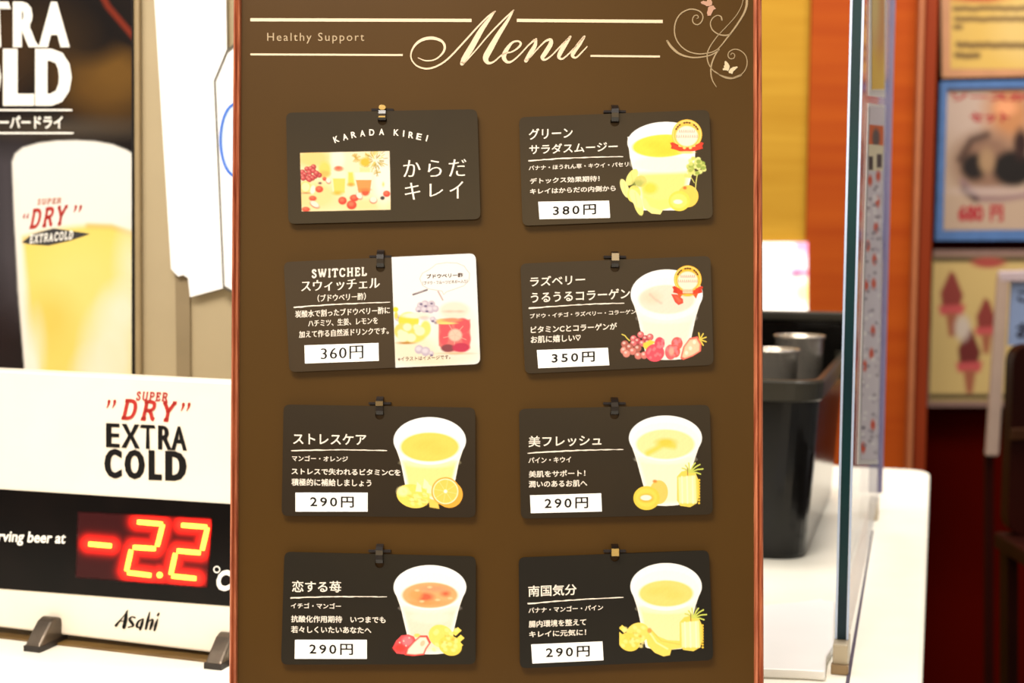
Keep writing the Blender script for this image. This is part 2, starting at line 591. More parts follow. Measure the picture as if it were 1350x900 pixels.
# ------------------------------------------------------------------ counter
m_counter = mat('cream_white_counter', (255, 250, 236), 0.45, noise=0.02, e=1.12)
m_white = mat('white_plastic', (255, 255, 252), 0.4, noise=0.01, e=1.1)
CR = np.array([0.249, 0.84, 0.0])              # a point on the counter's right edge
cor = CR + AY * 0.83                            # far right corner
ct = thing('counter', (-0.15, 1.0, FZ), 'long white counter top with rounded far corner under the menu board', 'counter')
cr = np.array([0.0, 0.0, -0.03])
rr = 0.03
out = []
fr, fl_, nl, nr = cor, cor - AX * 1.6, cor - AX * 1.6 - AY * 1.35, cor - AY * 1.35
P4 = [p[:2] for p in (fl_, fr, nr, nl)]
outline = round_quad(P4, rr, 8)
n = len(outline)
V = [(x, y, -0.035) for x, y in outline] + [(x, y, 0.0) for x, y in outline]
mk('counter_top', V, [tuple(range(n))[::-1], tuple(range(n, 2 * n))] + [(i, (i + 1) % n, n + (i + 1) % n, n + i) for i in range(n)], m_counter, ct, bevel=0.003)
fix_normals(bpy.data.objects['counter_top'])
box_axes('cabinet_body', nl + AX * 0.03 + AY * 0.03 + np.array([0, 0, FZ]), AX, AY, 1.54, 1.29, -FZ - 0.0355, m_white, ct, 0.002)
LV = Level(0.0)
slab('violet_strip', [(1149.5, 700), (1151.5, 700), (1119, 905), (1114, 905)], Level(0.0), 0.0006,
     mat('grey_violet_strip', (96, 92, 120), 0.4), ct, off=0.0001)  # thin grey-violet strip lying flat on the counter top

# ------------------------------------------------------------------ beer server cabinet on the left with its poster
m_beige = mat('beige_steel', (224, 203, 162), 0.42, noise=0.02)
PB = Plane(180, 250, 1.06, yaw=9)
PBn = PB
srv = thing('beer_server', (*PB.at(330, 700)[0][:2], 0.0), 'beige upright drink server cabinet behind the menu board, poster on its front', 'dispenser')


def down_to(plane, px, z=0.0):
    """pixel row at which this plane meets height z in column px"""
    lo, hi = 300.0, 3000.0
    for _ in range(50):
        m_ = (lo + hi) / 2
        if plane.at(px, m_)[0][2] > z:
            lo = m_
        else:
            hi = m_
    return lo


slab('body', [(-260, -260), (560, -260), (560, down_to(PB, 560, 0.001)), (-260, down_to(PB, -260, 0.001))], PB, 0.22, m_beige, srv, off=-0.22, bevel=0.003)
slab('shade_strip', [(233, 352), (252, 356), (254, down_to(PB, 254) - 40), (238, down_to(PB, 238) - 40)], PB, 0.003,
     mat('taupe_shade', (178, 156, 118), 0.5), srv, off=0.0002)  # darker taupe strip stands in for a column of shadow on the cabinet
slab('side_shade', [(179, -260), (187, -260), (190, 620), (182, 620)], PB, 0.006, mat('shadow_beige', (198, 172, 128), 0.4), srv, off=0.0002, bevel=0.002)  # darker beige strip painted as the shaded edge beside the poster
sh = slab('light_patch', [(197, -200), (300, -200), (308, 377), (256, 391), (253, 366), (247, 362), (240, 364), (231, 354)], PB, 0.0015, m_white, None, off=0.0064)  # white sheet cut to the outline of a bright light patch
props(sh, 'white sheet shaped as the bright patch of light on the beige cabinet beside the board', 'sheet')
PL = PB
lg = thing('tap_emblem', PL.at(300, 380)[0], 'narrow white plate with blue ring emblem beside the board edge', 'sign')
slab('plate', [(290, 109), (307, 68), (345, 40), (345, 400), (302, 379)], PL, 0.004, m_white, lg, off=0.0082, bevel=0.0006)
slab('dark_border', [[(290, 109), (307, 68), (345, 40), (345, 400), (302, 379)], [(292.5, 110), (308.5, 72), (344, 46), (344, 398), (303.8, 376)]], PL, 0.0006,
     mat('grey_border', (120, 112, 96), 0.4), lg, off=0.0123)
V2, Fc = join2([ribbon([(p[0], p[1], 3.4) for p in circle(319, 186, 20, 47, n=20) + [(339, 186)]], 3)])
flat('blue_ring', V2, Fc, PL, mat('blue_ink', (40, 120, 240), 0.4, e=1.4), lg, 0.0129)
V2, Fc = curve_fill([circle(319, 186, 18, 44, n=24)], False)
flat('pale_blue_disc', V2[:, :2], Fc, PL, mat('pale_blue_ink', (214, 236, 255), 0.4, e=1.2), lg, 0.0128)

# poster with the glass of beer (px coordinates)
PP = PB
po = thing('beer_poster', PB.at(60, 620)[0], 'dark poster with white lettering and a glass of beer', 'poster')
slab('backing', [(-190, -120), (177.5, -120), (180.5, 620), (-190, 620)], PB, 0.004, mat('black_board', (24, 14, 10), 0.4), po, off=0.0004)
c = Canvas(-188, -118, 176.5, 600, 1.6, (20, 8, 3))
c.ell(135, 110, 60, 42, (100, 68, 20), soft=45, rot=25)
c.ell(155, 95, 40, 26, (112, 78, 26), soft=30, rot=20)
c.ell(120, 40, 45, 40, (14, 3, 0), soft=30)
c.line([(130, -20), (146, 10), (180, 50)], 7, (130, 42, 20), soft=6)
c.ell(60, 60, 60, 50, (64, 44, 18), soft=50, a=0.6)
c.ell(10, 60, 26, 60, (70, 46, 20), soft=30, a=0.7)
c.poly([(-10, 200), (30, 200), (50, 420), (-10, 420)], (84, 78, 84), soft=60, a=0.8)
c.ell(100, 170, 90, 12, (92, 80, 66), soft=20, a=0.6)
c.ell(0, 440, 40, 60, (34, 14, 10), soft=60, a=0.8)
c.ell(-100, 250, 60, 200, (60, 44, 30), soft=60, a=0.6)
glass = [(20, 214), (24, 203), (34, 195), (55, 189), (80, 186), (105, 185.5), (130, 187), (152, 191), (170, 198), (182, 205), (182, 600), (36, 600), (38, 505), (36, 480), (30, 400), (23, 290)]
c.poly(glass, (255, 252, 245), soft=3)
gm = c.mask(glass, 2)
beer = [(33, 312), (60, 305), (90, 300), (120, 297), (150, 298), (176, 306), (185, 310), (185, 600), (56, 600), (56, 490), (45, 420), (37, 350)]
c.poly(beer, (255, 226, 116), soft=9, clip=gm)
c.ell(110, 380, 60, 60, (255, 236, 140), soft=60, clip=gm, a=0.8)
c.ell(70, 420, 30, 34, (250, 212, 96), soft=40, clip=gm, a=0.8)
c.line([(120, 298), (150, 299), (178, 308)], 5, (248, 196, 96), soft=8)
c.line([(36, 318), (60, 308)], 4, (250, 205, 120), soft=6)
for q in ((150, 470, 34, 60), (165, 410, 26, 30), (176, 350, 12, 30), (125, 500, 20, 30)):
    c.ell(*q, (255, 250, 226), soft=34, clip=gm, a=0.85)
c.line([(26, 240), (31, 380), (42, 500)], 5, (255, 250, 240), soft=6)
c.ell(52, 460, 10, 40, (255, 250, 220), soft=14, clip=gm, a=0.6)
c.build('printed_picture', PB, PRINT_GLOSS, po, 0.0046, e=1.45)
m_ink_white = mat('white_ink', (255, 252, 244), 0.5, noise=0.01, e=1.2)
m_ink_red = mat('red_ink', (226, 48, 34), 0.5, noise=0.03)
m_ink_black = mat('black_ink', (16, 11, 9), 0.6, spec=0.2, noise=0.03)


def Z(ox, oy, s):
    return lambda V: np.stack([ox + V[:, 0] / s, oy + V[:, 1] / s], 1)


def put_text(name, items, plane, m, parent, off, xf):
    V, Fc = join2(items)
    return flat(name, xf(V), Fc, plane, m, parent, off)


z1 = Z(0, 0, 4.737)
put_text('headline_lettering', caps([('E', -430, -285), ('X', -275, -90), ('T', -80, 88), ('R', 102, 268), ('A', 262, 455)], 18, 300, 0.0, 0.075, 0.03) + caps([('C', -390, -190), ('O', -178, 28), ('L', 40, 234), ('D', 240, 467)], 310, 664, 0.0, 0.085, 0.035), PB, m_ink_white, po, 0.0050, z1)
put_text('caption_lettering', [fit('スーパードライ', -50, 412, 727, 806, 0, 0.025), ribbon([(-390, 691, 11), (466, 691, 11)]), ribbon([(-390, 834, 11), (474, 834, 11)])], PB, m_ink_white, po, 0.0050, z1)
z2 = Z(0, 180, 2.81)
put_text('glass_lettering', [serif('DRY', 120, 262, 258, 338, -0.12, 0.2), quotes(96, 284, 26, True), quotes(280, 258, 36)], PB, m_ink_red, po, 0.0050, z2)
put_text('small_lettering', [serif('SUPER', 150, 240, 228, 252, -0.06, 0.15)], PB, mat('pale_red_ink', (242, 150, 120), 0.5), po, 0.0050, z2)
V, Fc = curve_fill([[(94, 392), (130, 362), (210, 340), (345, 360), (270, 385), (190, 403), (120, 398)]], False)
flat('emblem', z2(V[:, :2]), Fc, PB, mat('dark_grey_ink', (62, 58, 60), 0.5), po, 0.0049)
put_text('emblem_lettering', [serif('EXTRACOLD', 122, 284, 350, 394, -0.1, 0.1)], PB, m_ink_white, po, 0.0052, z2)

# ------------------------------------------------------------------ temperature display
PD = Plane(150, 860, 0.888, yaw=17.5, lean=3)
m_cream = mat('cream_white_panel', (255, 244, 226), 0.35, noise=0.02, e=1.25)
m_black = mat('gloss_black', (12, 6, 4), 0.2, spec=0.14, c2=(22, 13, 9), nscale=(40, 40, 40))
td = thing('temperature_display', (*PD.at(150, 850)[0][:2], 0.0), 'white and black digital display reading minus 2.2 degrees left of the board', 'display')


def yb(k, x):
    """rows of the display's printed edges in column x"""
    a, b = {'top': (488, 503.5), 'b0': (644.5, 664), 'b1': (775.5, 798.5), 'bot': (826, 868)}[k]
    return a + (b - a) * x / 303.0


XL, XR = -120, 322
slab('casing', [(XL, yb('top', XL)), (XR, yb('top', XR)), (XR, yb('bot', XR) - 5), (XL, yb('bot', XL) + 3)], PD, 0.03, m_cream, td, off=-0.0302, bevel=0.0015)
slab('black_band', [(XL, yb('b0', XL)), (XR, yb('b0', XR)), (XR, yb('b1', XR)), (XL, yb('b1', XL))], PD, 0.0004, m_black, td, off=0.0)
z3 = Z(0, 480, 2.1435)
put_text('brand_lettering', [serif('SUPER', 385, 476, 78, 104, 0.04, 0.15), serif('DRY', 342, 500, 101, 160, 0.05, 0.22, gap=0.3), quotes(298, 104, 32), quotes(508, 112, 32)], PD, m_ink_red, td, 0.0003, z3)
put_text('logo_lettering', caps([('E', 300, 339), ('X', 343, 396), ('T', 396, 440), ('R', 447, 489), ('A', 484, 529)], 171, 239, 0.045, 0.05, 0.012) + caps([('C', 295, 345), ('O', 352, 410), ('L', 420, 458), ('D', 467, 528)], 242, 326, 0.04, 0.085, 0.03), PD, m_ink_black, td, 0.0003, z3)
z4 = Z(0, 780, 4.2188)
asahi = [[(646, 186, 16), (660, 168, 11), (684, 140, 6), (712, 102, 5)], [(706, 108, 9), (700, 150, 20), (690, 196, 20)], [(668, 163, 5), (700, 160, 5)],
         [(752, 142, 10), (735, 138, 7), (722, 152, 14), (735, 172, 18), (742, 188, 10), (715, 196, 7)],
         [(792, 150, 6), (770, 165, 12), (762, 192, 14), (785, 198, 5)], [(798, 150, 8), (790, 178, 16), (780, 208, 12)],
         [(833, 112, 6), (822, 160, 16), (812, 204, 14)], [(822, 168, 5), (850, 152, 9), (845, 180, 18), (835, 208, 10)],
         [(878, 150, 6), (868, 180, 16), (860, 212, 12)], [(884, 120, 12), (878, 130, 12)]]
put_text('maker_lettering', [ribbon(s) for s in asahi], PD, m_ink_black, td, 0.0003, z4)
z5 = Z(0, 640, 4.355)
put_text('band_lettering', [fit('Serving beer at', -85, 386, 252, 352, 0.035, 0.025, shear=0.15)], PD, m_ink_white, td, 0.0007, z5)
put_text('degree_lettering', [ribbon([(p[0], p[1], 7) for p in circle(1248, 480, 17) + [(1265, 480)]]),
                            fit('C', 1237, 1340, 480, 605, 0.03, 0.05, shear=0.15)], PD, m_ink_white, td, 0.0007, z5)
# lit window and its bars
SEG = [[(515, 333), (645, 344)],
       [(795, 207), (938, 219)], [(940, 222), (908, 345)], [(770, 352), (898, 360)], [(758, 368), (732, 488)], [(738, 497), (872, 513)],
       [(1048, 225), (1192, 236)], [(1196, 240), (1166, 368)], [(1022, 372), (1155, 384)], [(1012, 388), (986, 508)], [(992, 517), (1130, 531)]]
win = [(452, 150), (1216, 190), (1192, 580), (440, 524)]
c = Canvas(430, 130, 1230, 595, 8)
P = win
dist = np.full(c.X.shape, 1e9)
for (ax, ay), (bx_, by_) in SEG + [[(920, 509), (923, 511)]]:
    Lq = (bx_ - ax) ** 2 + (by_ - ay) ** 2
    t = np.clip(((c.X - ax) * (bx_ - ax) + (c.Y - ay) * (by_ - ay)) / Lq, 0, 1)
    dist = np.minimum(dist, np.hypot(c.X - ax - t * (bx_ - ax), c.Y - ay - t * (by_ - ay)))
g = np.exp(-(np.maximum(dist - 14, 0) / 26.0) ** 1.5)
wm = c.mask(win, 10)
c.a = wm
c.rgb[..., 0] = 0.02 + 1.35 * g; c.rgb[..., 1] = 0.003 + 0.02 * g; c.rgb[..., 2] = 0.003 + 0.01 * g
rd = c.build('readout_window', PD, print_mat('lit_red_filter', 0.2, 0.12, glow=1.0), td, 0.0008, lambda x, y: (x / 4.355, 640 + y / 4.355), e=1.0, smax=2.0)
m_led = emit('lit_digit_bar', (255, 190, 60), 2.2)
LEDN = ['minus_bar'] + ['digit_bar'] * 10
for nm, ((ax, ay), (bx_, by_)) in zip(LEDN, SEG):
    v, f = ribbon([(ax, ay, 20), (ax + (bx_ - ax) * .06, ay + (by_ - ay) * .06, 29), (ax + (bx_ - ax) * .94, ay + (by_ - ay) * .94, 29), (bx_, by_, 20)], 2, cap=False)
    flat(nm, z5(v), f, PD, m_led, rd, 0.0011)
V, Fc = curve_fill([circle(922, 511, 18)], False)
flat('decimal_point', z5(V[:, :2]), Fc, PD, m_led, rd, 0.0011)


# feet and a painted strip of shade: on the counter in front of the display
def foot(px0, px1, ytop, ybot):
    """dark grey clamp foot that rises from the counter to the display's lower edge"""
    pf = LV.at((px0 + px1) / 2 - 6, ybot)[0]
    dirv = np.array([PD.n[0], PD.n[1], 0]); dirv /= np.linalg.norm(dirv)
    side = np.array([-dirv[1], dirv[0], 0])
    w = 0.0056
    prof = [(0.002, 0.0002), (0.002, 0.004), (-0.004, 0.010), (-0.011, 0.0165), (-0.016, 0.0185), (-0.022, 0.0165), (-0.026, 0.0002)]
    V = [pf + dirv * a + np.array([0, 0, h]) + side * s * w for s in (-1, 1) for a, h in prof]
    k = len(prof)
    Fc = [tuple(range(k)), tuple(range(k, 2 * k))[::-1]] + [(i, (i + 1) % k, k + (i + 1) % k, k + i) for i in range(k)]
    o = mk('foot', V, Fc, mat('dark_grey_metal', (150, 134, 116), 0.3, metal=0.6, c2=(96, 84, 74)), td, bevel=0.0015)
    fix_normals(o)
    v2 = [pf + dirv * a + np.array([0, 0, h]) + side * s * (w * 1.08) for s in (-1, 1) for a, h in ((0.0025, 0.0001), (0.0025, 0.0036), (-0.027, 0.0045), (-0.027, 0.0001))]
    mk('foot_pad', v2, [(0, 1, 2, 3), (7, 6, 5, 4), (0, 4, 5, 1), (1, 5, 6, 2), (2, 6, 7, 3), (3, 7, 4, 0)], mat('black_rubber', (44, 34, 28), 0.5), o)


foot(38, 64, 820, 858)
foot(275, 303, 840, 881)
slab('gap_shade', [(-100, 818), (330, 860), (330, 880), (-100, 830)], Level(0.0), 0.0014, mat('brown_gap_shade', (168, 132, 74), 0.3, c2=(120, 88, 44), nscale=(6, 90, 6)), td, off=0.0001)  # brown strip paints the shadow and reflection under the display's lower edge

# ------------------------------------------------------------------ menu board
PM = Plane(655, 450, 0.68, yaw=0, lean=5.6)
m_board = mat('dark_brown_laminate', (95, 64, 17), 0.36, spec=0.17, c2=(87, 58, 14), nscale=(9, 9, 5))
m_edge = mat('red_wood_edge', (244, 146, 100), 0.4, c2=(172, 80, 48), nscale=(520, 520, 14), bump=0.2)
m_print = mat('cream_ink', (255, 226, 190), 0.5, noise=0.01, e=1.6)
m_print2 = mat('tan_ink', (214, 184, 140), 0.5, noise=0.02)
m_print3 = mat('muted_cream_ink', (196, 168, 124), 0.5, noise=0.05)
bB = down_to(PM, 655, 0.0022)
bd = thing('menu_board', (*PM.at(655, bB - 1)[0][:2], 0.0), 'tall dark brown menu board with cream script heading and wood edges', 'board')
xl = lambda y: 317.5 - (y / 900.0) * 5.5 + 1
xr = lambda y: 993 + (y / 900.0) * 1.0
slab('board_panel', [(xl(-90), -90), (xr(-90), -90), (xr(bB), bB), (xl(bB), bB)], PM, 0.010, m_board, bd, off=-0.010)


def edge(xa, xb, xa2, xb2):
    """moulded side edge: a strip with three rounded ridges"""
    prof = [(0, -0.012), (0, 0.0005), (0.12, 0.002), (0.3, 0.0026), (0.45, 0.0014), (0.5, 0.0010), (0.55, 0.0016), (0.72, 0.0030), (0.9, 0.0024), (1, 0.0006), (1, -0.012)]
    rows = [(-90, xa, xb), (bB, xa2, xb2)]
    V = []
    for y, a, b in rows:
        for t, h in prof:
            V.append(PM.at(a + (b - a) * t, y)[0] + PM.n * h)
    k = len(prof)
    Fc = [(i, i + 1, k + i + 1, k + i) for i in range(k - 1)] + [tuple(range(k)), tuple(range(k, 2 * k))[::-1], (k - 1, 0, k, 2 * k - 1)]
    o = mk('side_edge', V, Fc, m_edge, bd)
    fix_normals(o)
    return o


edge(309, xl(-90), 301.5, xl(bB))
edge(xr(-90), 1003.5, xr(bB), 1007)
bk = PM.at(655, bB)[0]
mk('rear_prop', [(-0.02, 0.70, 0.3), (0.02, 0.70, 0.3), (0.02, 0.705, 0.3), (-0.02, 0.705, 0.3), (-0.02, 0.80, 0), (0.02, 0.80, 0), (0.02, 0.806, 0), (-0.02, 0.806, 0)],
   [(0, 1, 2, 3), (7, 6, 5, 4), (0, 4, 5, 1), (1, 5, 6, 2), (2, 6, 7, 3), (3, 7, 4, 0)], m_board, bd)
zm = Z(300, 0, 3.5526)
zm2 = Z(640, 0, 3.5526)
for pts, zz in (([(107, 93, 15), (1143, 96, 15)], zm), ([(107, 255, 9), (821, 258, 9)], zm), ([(147, 96, 15), (830, 101, 15)], zm2), ([(492, 262, 9), (817, 265, 9)], zm2)):
    V, Fc = ribbon(pts, cap=False)
    flat('heading_line', zz(V), Fc, PM, m_print, bd, 0.0002)
put_text('subtitle_lettering', [fit('Healthy Support', 186, 640, 154, 204, 0.0, 0.0, space=1.25)], PM, m_print2, bd, 0.0002, zm)
zM = Z(520, 0, 4.82)
menu = [
    [(150, 368, 4), (200, 386, 8), (258, 378, 8), (305, 340, 12), (320, 298, 15), (300, 262, 16), (245, 243, 20), (185, 250, 19), (135, 283, 14), (107, 335, 9), (110, 380, 8), (145, 420, 9), (208, 437, 11), (275, 418, 11), (345, 370, 11), (445, 264, 11), (535, 165, 10), (595, 105, 10), (640, 73, 9)],
    [(640, 72, 6), (603, 120, 20), (550, 195, 32), (490, 300, 38), (447, 370, 36), (430, 404, 26)],
    [(438, 408, 7), (515, 322, 8), (600, 222, 9), (685, 134, 10), (757, 66, 9)],
    [(757, 66, 7), (715, 138, 20), (660, 222, 30), (608, 312, 38), (580, 368, 36), (596, 400, 20), (632, 392, 10), (690, 345, 9), (745, 330, 9), (785, 305, 12), (803, 278, 14), (785, 262, 11), (748, 272, 14), (712, 318, 26), (695, 362, 28), (716, 394, 18), (750, 388, 11), (800, 344, 9), (850, 290, 9), (888, 256, 14)],
    [(900, 250, 14), (893, 290, 24), (866, 335, 28), (836, 386, 24)],
    [(850, 378, 7), (915, 305, 8), (960, 262, 12), (992, 254, 20), (992, 282, 28), (960, 335, 29), (940, 366, 24), (958, 380, 13), (1000, 352, 9), (1050, 300, 9), (1112, 238, 9)],
    [(1118, 234, 14), (1090, 275, 26), (1054, 335, 28), (1046, 365, 20), (1068, 374, 11), (1108, 342, 9), (1160, 288, 9), (1203, 238, 9)],
    [(1207, 233, 14), (1176, 278, 26), (1140, 330, 27), (1132, 356, 20), (1154, 366, 11), (1190, 333, 9), (1224, 297, 7)]]
put_text('title_lettering', [ribbon(s) for s in menu], PM, m_print, bd, 0.0002, zM)
zF = Z(870, 0, 6.92)
swirl = [
    [(335, 172, 6), (350, 160, 7), (340, 140, 8), (312, 146, 8), (297, 180, 9), (308, 213, 9), (342, 226, 9), (378, 200, 10), (392, 152, 10), (370, 110, 11), (320, 88, 11), (260, 88, 11), (190, 125, 11), (147, 190, 11), (132, 270, 11), (145, 350, 10), (190, 420, 10), (260, 470, 10), (350, 492, 10), (440, 484, 9), (500, 465, 8), (550, 425, 9), (625, 330, 13), (700, 230, 15), (762, 130, 17), (788, 60, 20), (793, -8, 22)],
    [(760, -8, 6), (742, 60, 6), (690, 150, 6), (600, 250, 6), (520, 335, 7), (455, 430, 9), (430, 500, 10), (443, 580, 9), (490, 648, 7), (560, 688, 7), (640, 708, 7), (710, 698, 7), (770, 650, 7), (795, 580, 8), (782, 510, 8), (735, 463, 8), (680, 450, 8), (635, 470, 8), (620, 505, 8), (638, 535, 8), (672, 532, 7), (682, 502, 7), (658, 484, 6), (645, 502, 6)],
    [(66, 374, 17), (110, 436, 22), (180, 493, 18), (280, 523, 13), (380, 521, 11), (470, 500, 10), (540, 456, 9)],
    [(540, 448, 9), (500, 510, 12), (470, 590, 13), (465, 670, 12), (480, 735, 9), (515, 795, 5)],
    [(565, 182, 14), (556, 152, 11), (520, 142, 8), (478, 170, 9), (460, 220, 9), (482, 277, 10), (540, 315, 11), (600, 323, 12), (645, 312, 10)],
    [(500, 650, 6), (570, 698, 12), (650, 715, 16), (738, 686, 18)]]
put_text('flourish', [ribbon(s, 5) for s in swirl], PM, m_print3, bd, 0.0002, zF)
bf = [[[(370, 20), (395, 8), (425, 14), (438, -12), (462, -10), (478, 22), (474, 45), (452, 56), (425, 58), (405, 44), (380, 36)],
       [(440, 66), (462, 54), (488, 52), (510, 82), (486, 92), (480, 108), (462, 143), (436, 145), (428, 118), (436, 92)]],
      [[(590, 562), (600, 556), (622, 578), (636, 604), (632, 630), (622, 648), (600, 642), (574, 640), (572, 628), (588, 616), (580, 604), (590, 596)],
       [(626, 652), (640, 628), (668, 612), (704, 606), (710, 616), (690, 632), (682, 642), (668, 652), (660, 676), (640, 668), (630, 668)]]]
for w, mm in zip(bf, (mat('rose_ink', (222, 168, 138), 0.5), mat('pale_cream_ink', (250, 228, 184), 0.5))):
    its = []
    for lp in w:
        V, Fc = curve_fill([lp], False); its.append((V[:, :2], Fc))
    put_text('butterfly', its, PM, mm, bd, 0.00025, zF)

# ------------------------------------------------------------------ the eight cards
S = 4.8214
m_card = {}
m_cardtxt = mat('card_white_ink', (255, 244, 230), 0.5, noise=0.01, e=1.35)
m_label = mat('white_price_label', (255, 255, 255), 0.5, noise=0.005, e=1.15)
m_hook = mat('black_plastic_hook', (30, 18, 10), 0.3, noise=0.1)
m_slot = mat('slot_dark', (26, 10, 4), 0.9, noise=0.05)
m_gold = mat('gold_hook_tip', (226, 190, 110), 0.3, metal=0.3)
SHEET = 0.0022                    # card lies this far off the board
TOP = SHEET + 0.0006


def cup(c, cx, cy, rx, ry, bot, bh, liq, body, lx=0.80, ly=0.60, ldy=0.25, rim=(255, 255, 255), bx=None, flare=0.93):
    """paper-white cup seen from above: rim, drink, tapering see-through side"""
    bx = cx if bx is None else bx
    pts = [(cx - rx * flare, cy + ry * 0.35), (cx + rx * flare, cy + ry * 0.35), (cx + rx * .80, cy + ry * .95)]
    pts += [(bx + bh * math.cos(a), bot - 18 + 18 * math.sin(a)) for a in np.linspace(0, math.pi, 9)] + [(cx - rx * .80, cy + ry * .95)]
    c.poly(pts, (255, 250, 240))
    ins = [(cx - rx * .74, cy + ry * .9), (cx + rx * .74, cy + ry * .9), (bx + bh * .84, bot - 22), (bx - bh * .84, bot - 22)]
    c.poly(ins, body, soft=22, a=0.95)
    c.ell(cx, cy + ry * .95, rx * .72, ry * .22, tuple((np.array(body) + 255) / 2), soft=16, a=0.8)
    c.ell(cx, cy, rx, ry, rim)
    c.ell(cx, cy + ry * .18, rx * .93, ry * .86, (255, 253, 248), soft=8)
    lm = c.ell(cx, cy + ry * ldy, rx * lx, ry * ly, liq, soft=10)
    return lm


def orange_slice(c, x, y, r, col=(250, 205, 90), rind=(240, 170, 50)):
    c.ell(x, y, r, r, rind); c.ell(x, y, r * .9, r * .9, (255, 236, 190)); c.ell(x, y, r * .82, r * .82, col)
    for k in range(8):
        a = k * math.pi / 4 + .2
        c.line([(x, y), (x + r * .78 * math.cos(a), y + r * .78 * math.sin(a))], 3, (255, 232, 160), a=0.7)
    c.ell(x, y, r * .12, r * .12, (255, 250, 235), soft=5)


def pineapple(c, x, y, w, h):
    body = [(x - w * .5, y + h * .1), (x - w * .3, y - h * .05), (x, y - h * .1), (x + w * .35, y), (x + w * .5, y + h * .25), (x + w * .52, y + h * .6), (x + w * .4, y + h * .88), (x + w * .1, y + h), (x - w * .35, y + h * .96), (x - w * .5, y + h * .8)]
    c.poly(body, (246, 214, 90))
    c.poly([(x - w * .44, y + h * .12), (x + w * .34, y + h * .06), (x + w * .38, y + h * .88), (x - w * .4, y + h * .88)], (255, 240, 176), soft=10)
    for k in (-.28, -.05, .2):
        c.line([(x + w * k, y + h * .1), (x + w * (k + .03), y + h * .88)], 7, (255, 248, 214), soft=6)
    for i in range(9):
        c.ell(x + w * .5, y + h * (.2 + i * .085), 7, 7, (236, 196, 60))
    for a, l in ((-150, .62), (-120, .6), (-95, .7), (-60, .8), (-38, .95), (-15, 1.0), (8, .8)):
        q = math.radians(a); r = w * .62 * l
        bx_, by_ = x + 10, y - h * .02
        c.line([(bx_, by_), (bx_ + r * .6 * math.cos(q), by_ + r * .6 * math.sin(q) - 6), (bx_ + r * math.cos(q), by_ + r * math.sin(q))], 9, (206, 214, 96))
    c.line([(x - 4, y - 30), (x - 2, y + 12)], 6, (150, 110, 50), soft=5)


def strawberry_half(c, pts, core=(255, 236, 214), edge=(226, 66, 60)):
    c.poly(pts, edge)
    P_ = np.array(pts); m_ = P_.mean(0)
    c.poly([tuple(m_ + (p - m_) * .82) for p in P_], core, soft=10)


def mango_cubes(c, cx, cy, s, sign=1):
    c.ell(cx - 28 * s * sign, cy - 20 * s, 82 * s, 70 * s, (250, 222, 104), rot=30 * sign)
    c.ell(cx + 30 * s * sign, cy + 40 * s, 75 * s, 62 * s, (246, 214, 84), rot=20)
    for dx, dy in ((78, -52), (96, -4), (88, 40)):
        c.poly([(cx + (dx - 40) * s * sign, cy + (dy + 10) * s), (cx + dx * s * sign, cy + (dy - 26) * s), (cx + (dx + 24) * s * sign, cy + (dy - 4) * s), (cx + (dx - 14) * s * sign, cy + (dy + 30) * s)], (250, 222, 96))
    rs = np.random.RandomState(4)
    for _ in range(16):
        c.ell(cx + rs.uniform(-80, 70) * s, cy + rs.uniform(-60, 70) * s, 15 * s, 12 * s, (255, 238, 150), soft=10, rot=rs.uniform(0, 90), a=.7)
    for _ in range(8):
        c.ell(cx + rs.uniform(-60, 60) * s, cy + rs.uniform(-40, 60) * s, 7 * s, 7 * s, (236, 184, 60), soft=8, a=.6)


def berries(c, spots, r, cols, seed=1):
    rs = np.random.RandomState(seed)
    for x, y in spots:
        k = cols[rs.randint(len(cols))]
        c.ell(x, y, r, r, tuple(np.array(k) * .72)); c.ell(x, y - 1, r * .84, r * .84, k, soft=6); c.ell(x - r * .2, y - r * .3, r * .34, r * .3, (255, 214, 206), soft=8, a=.8)


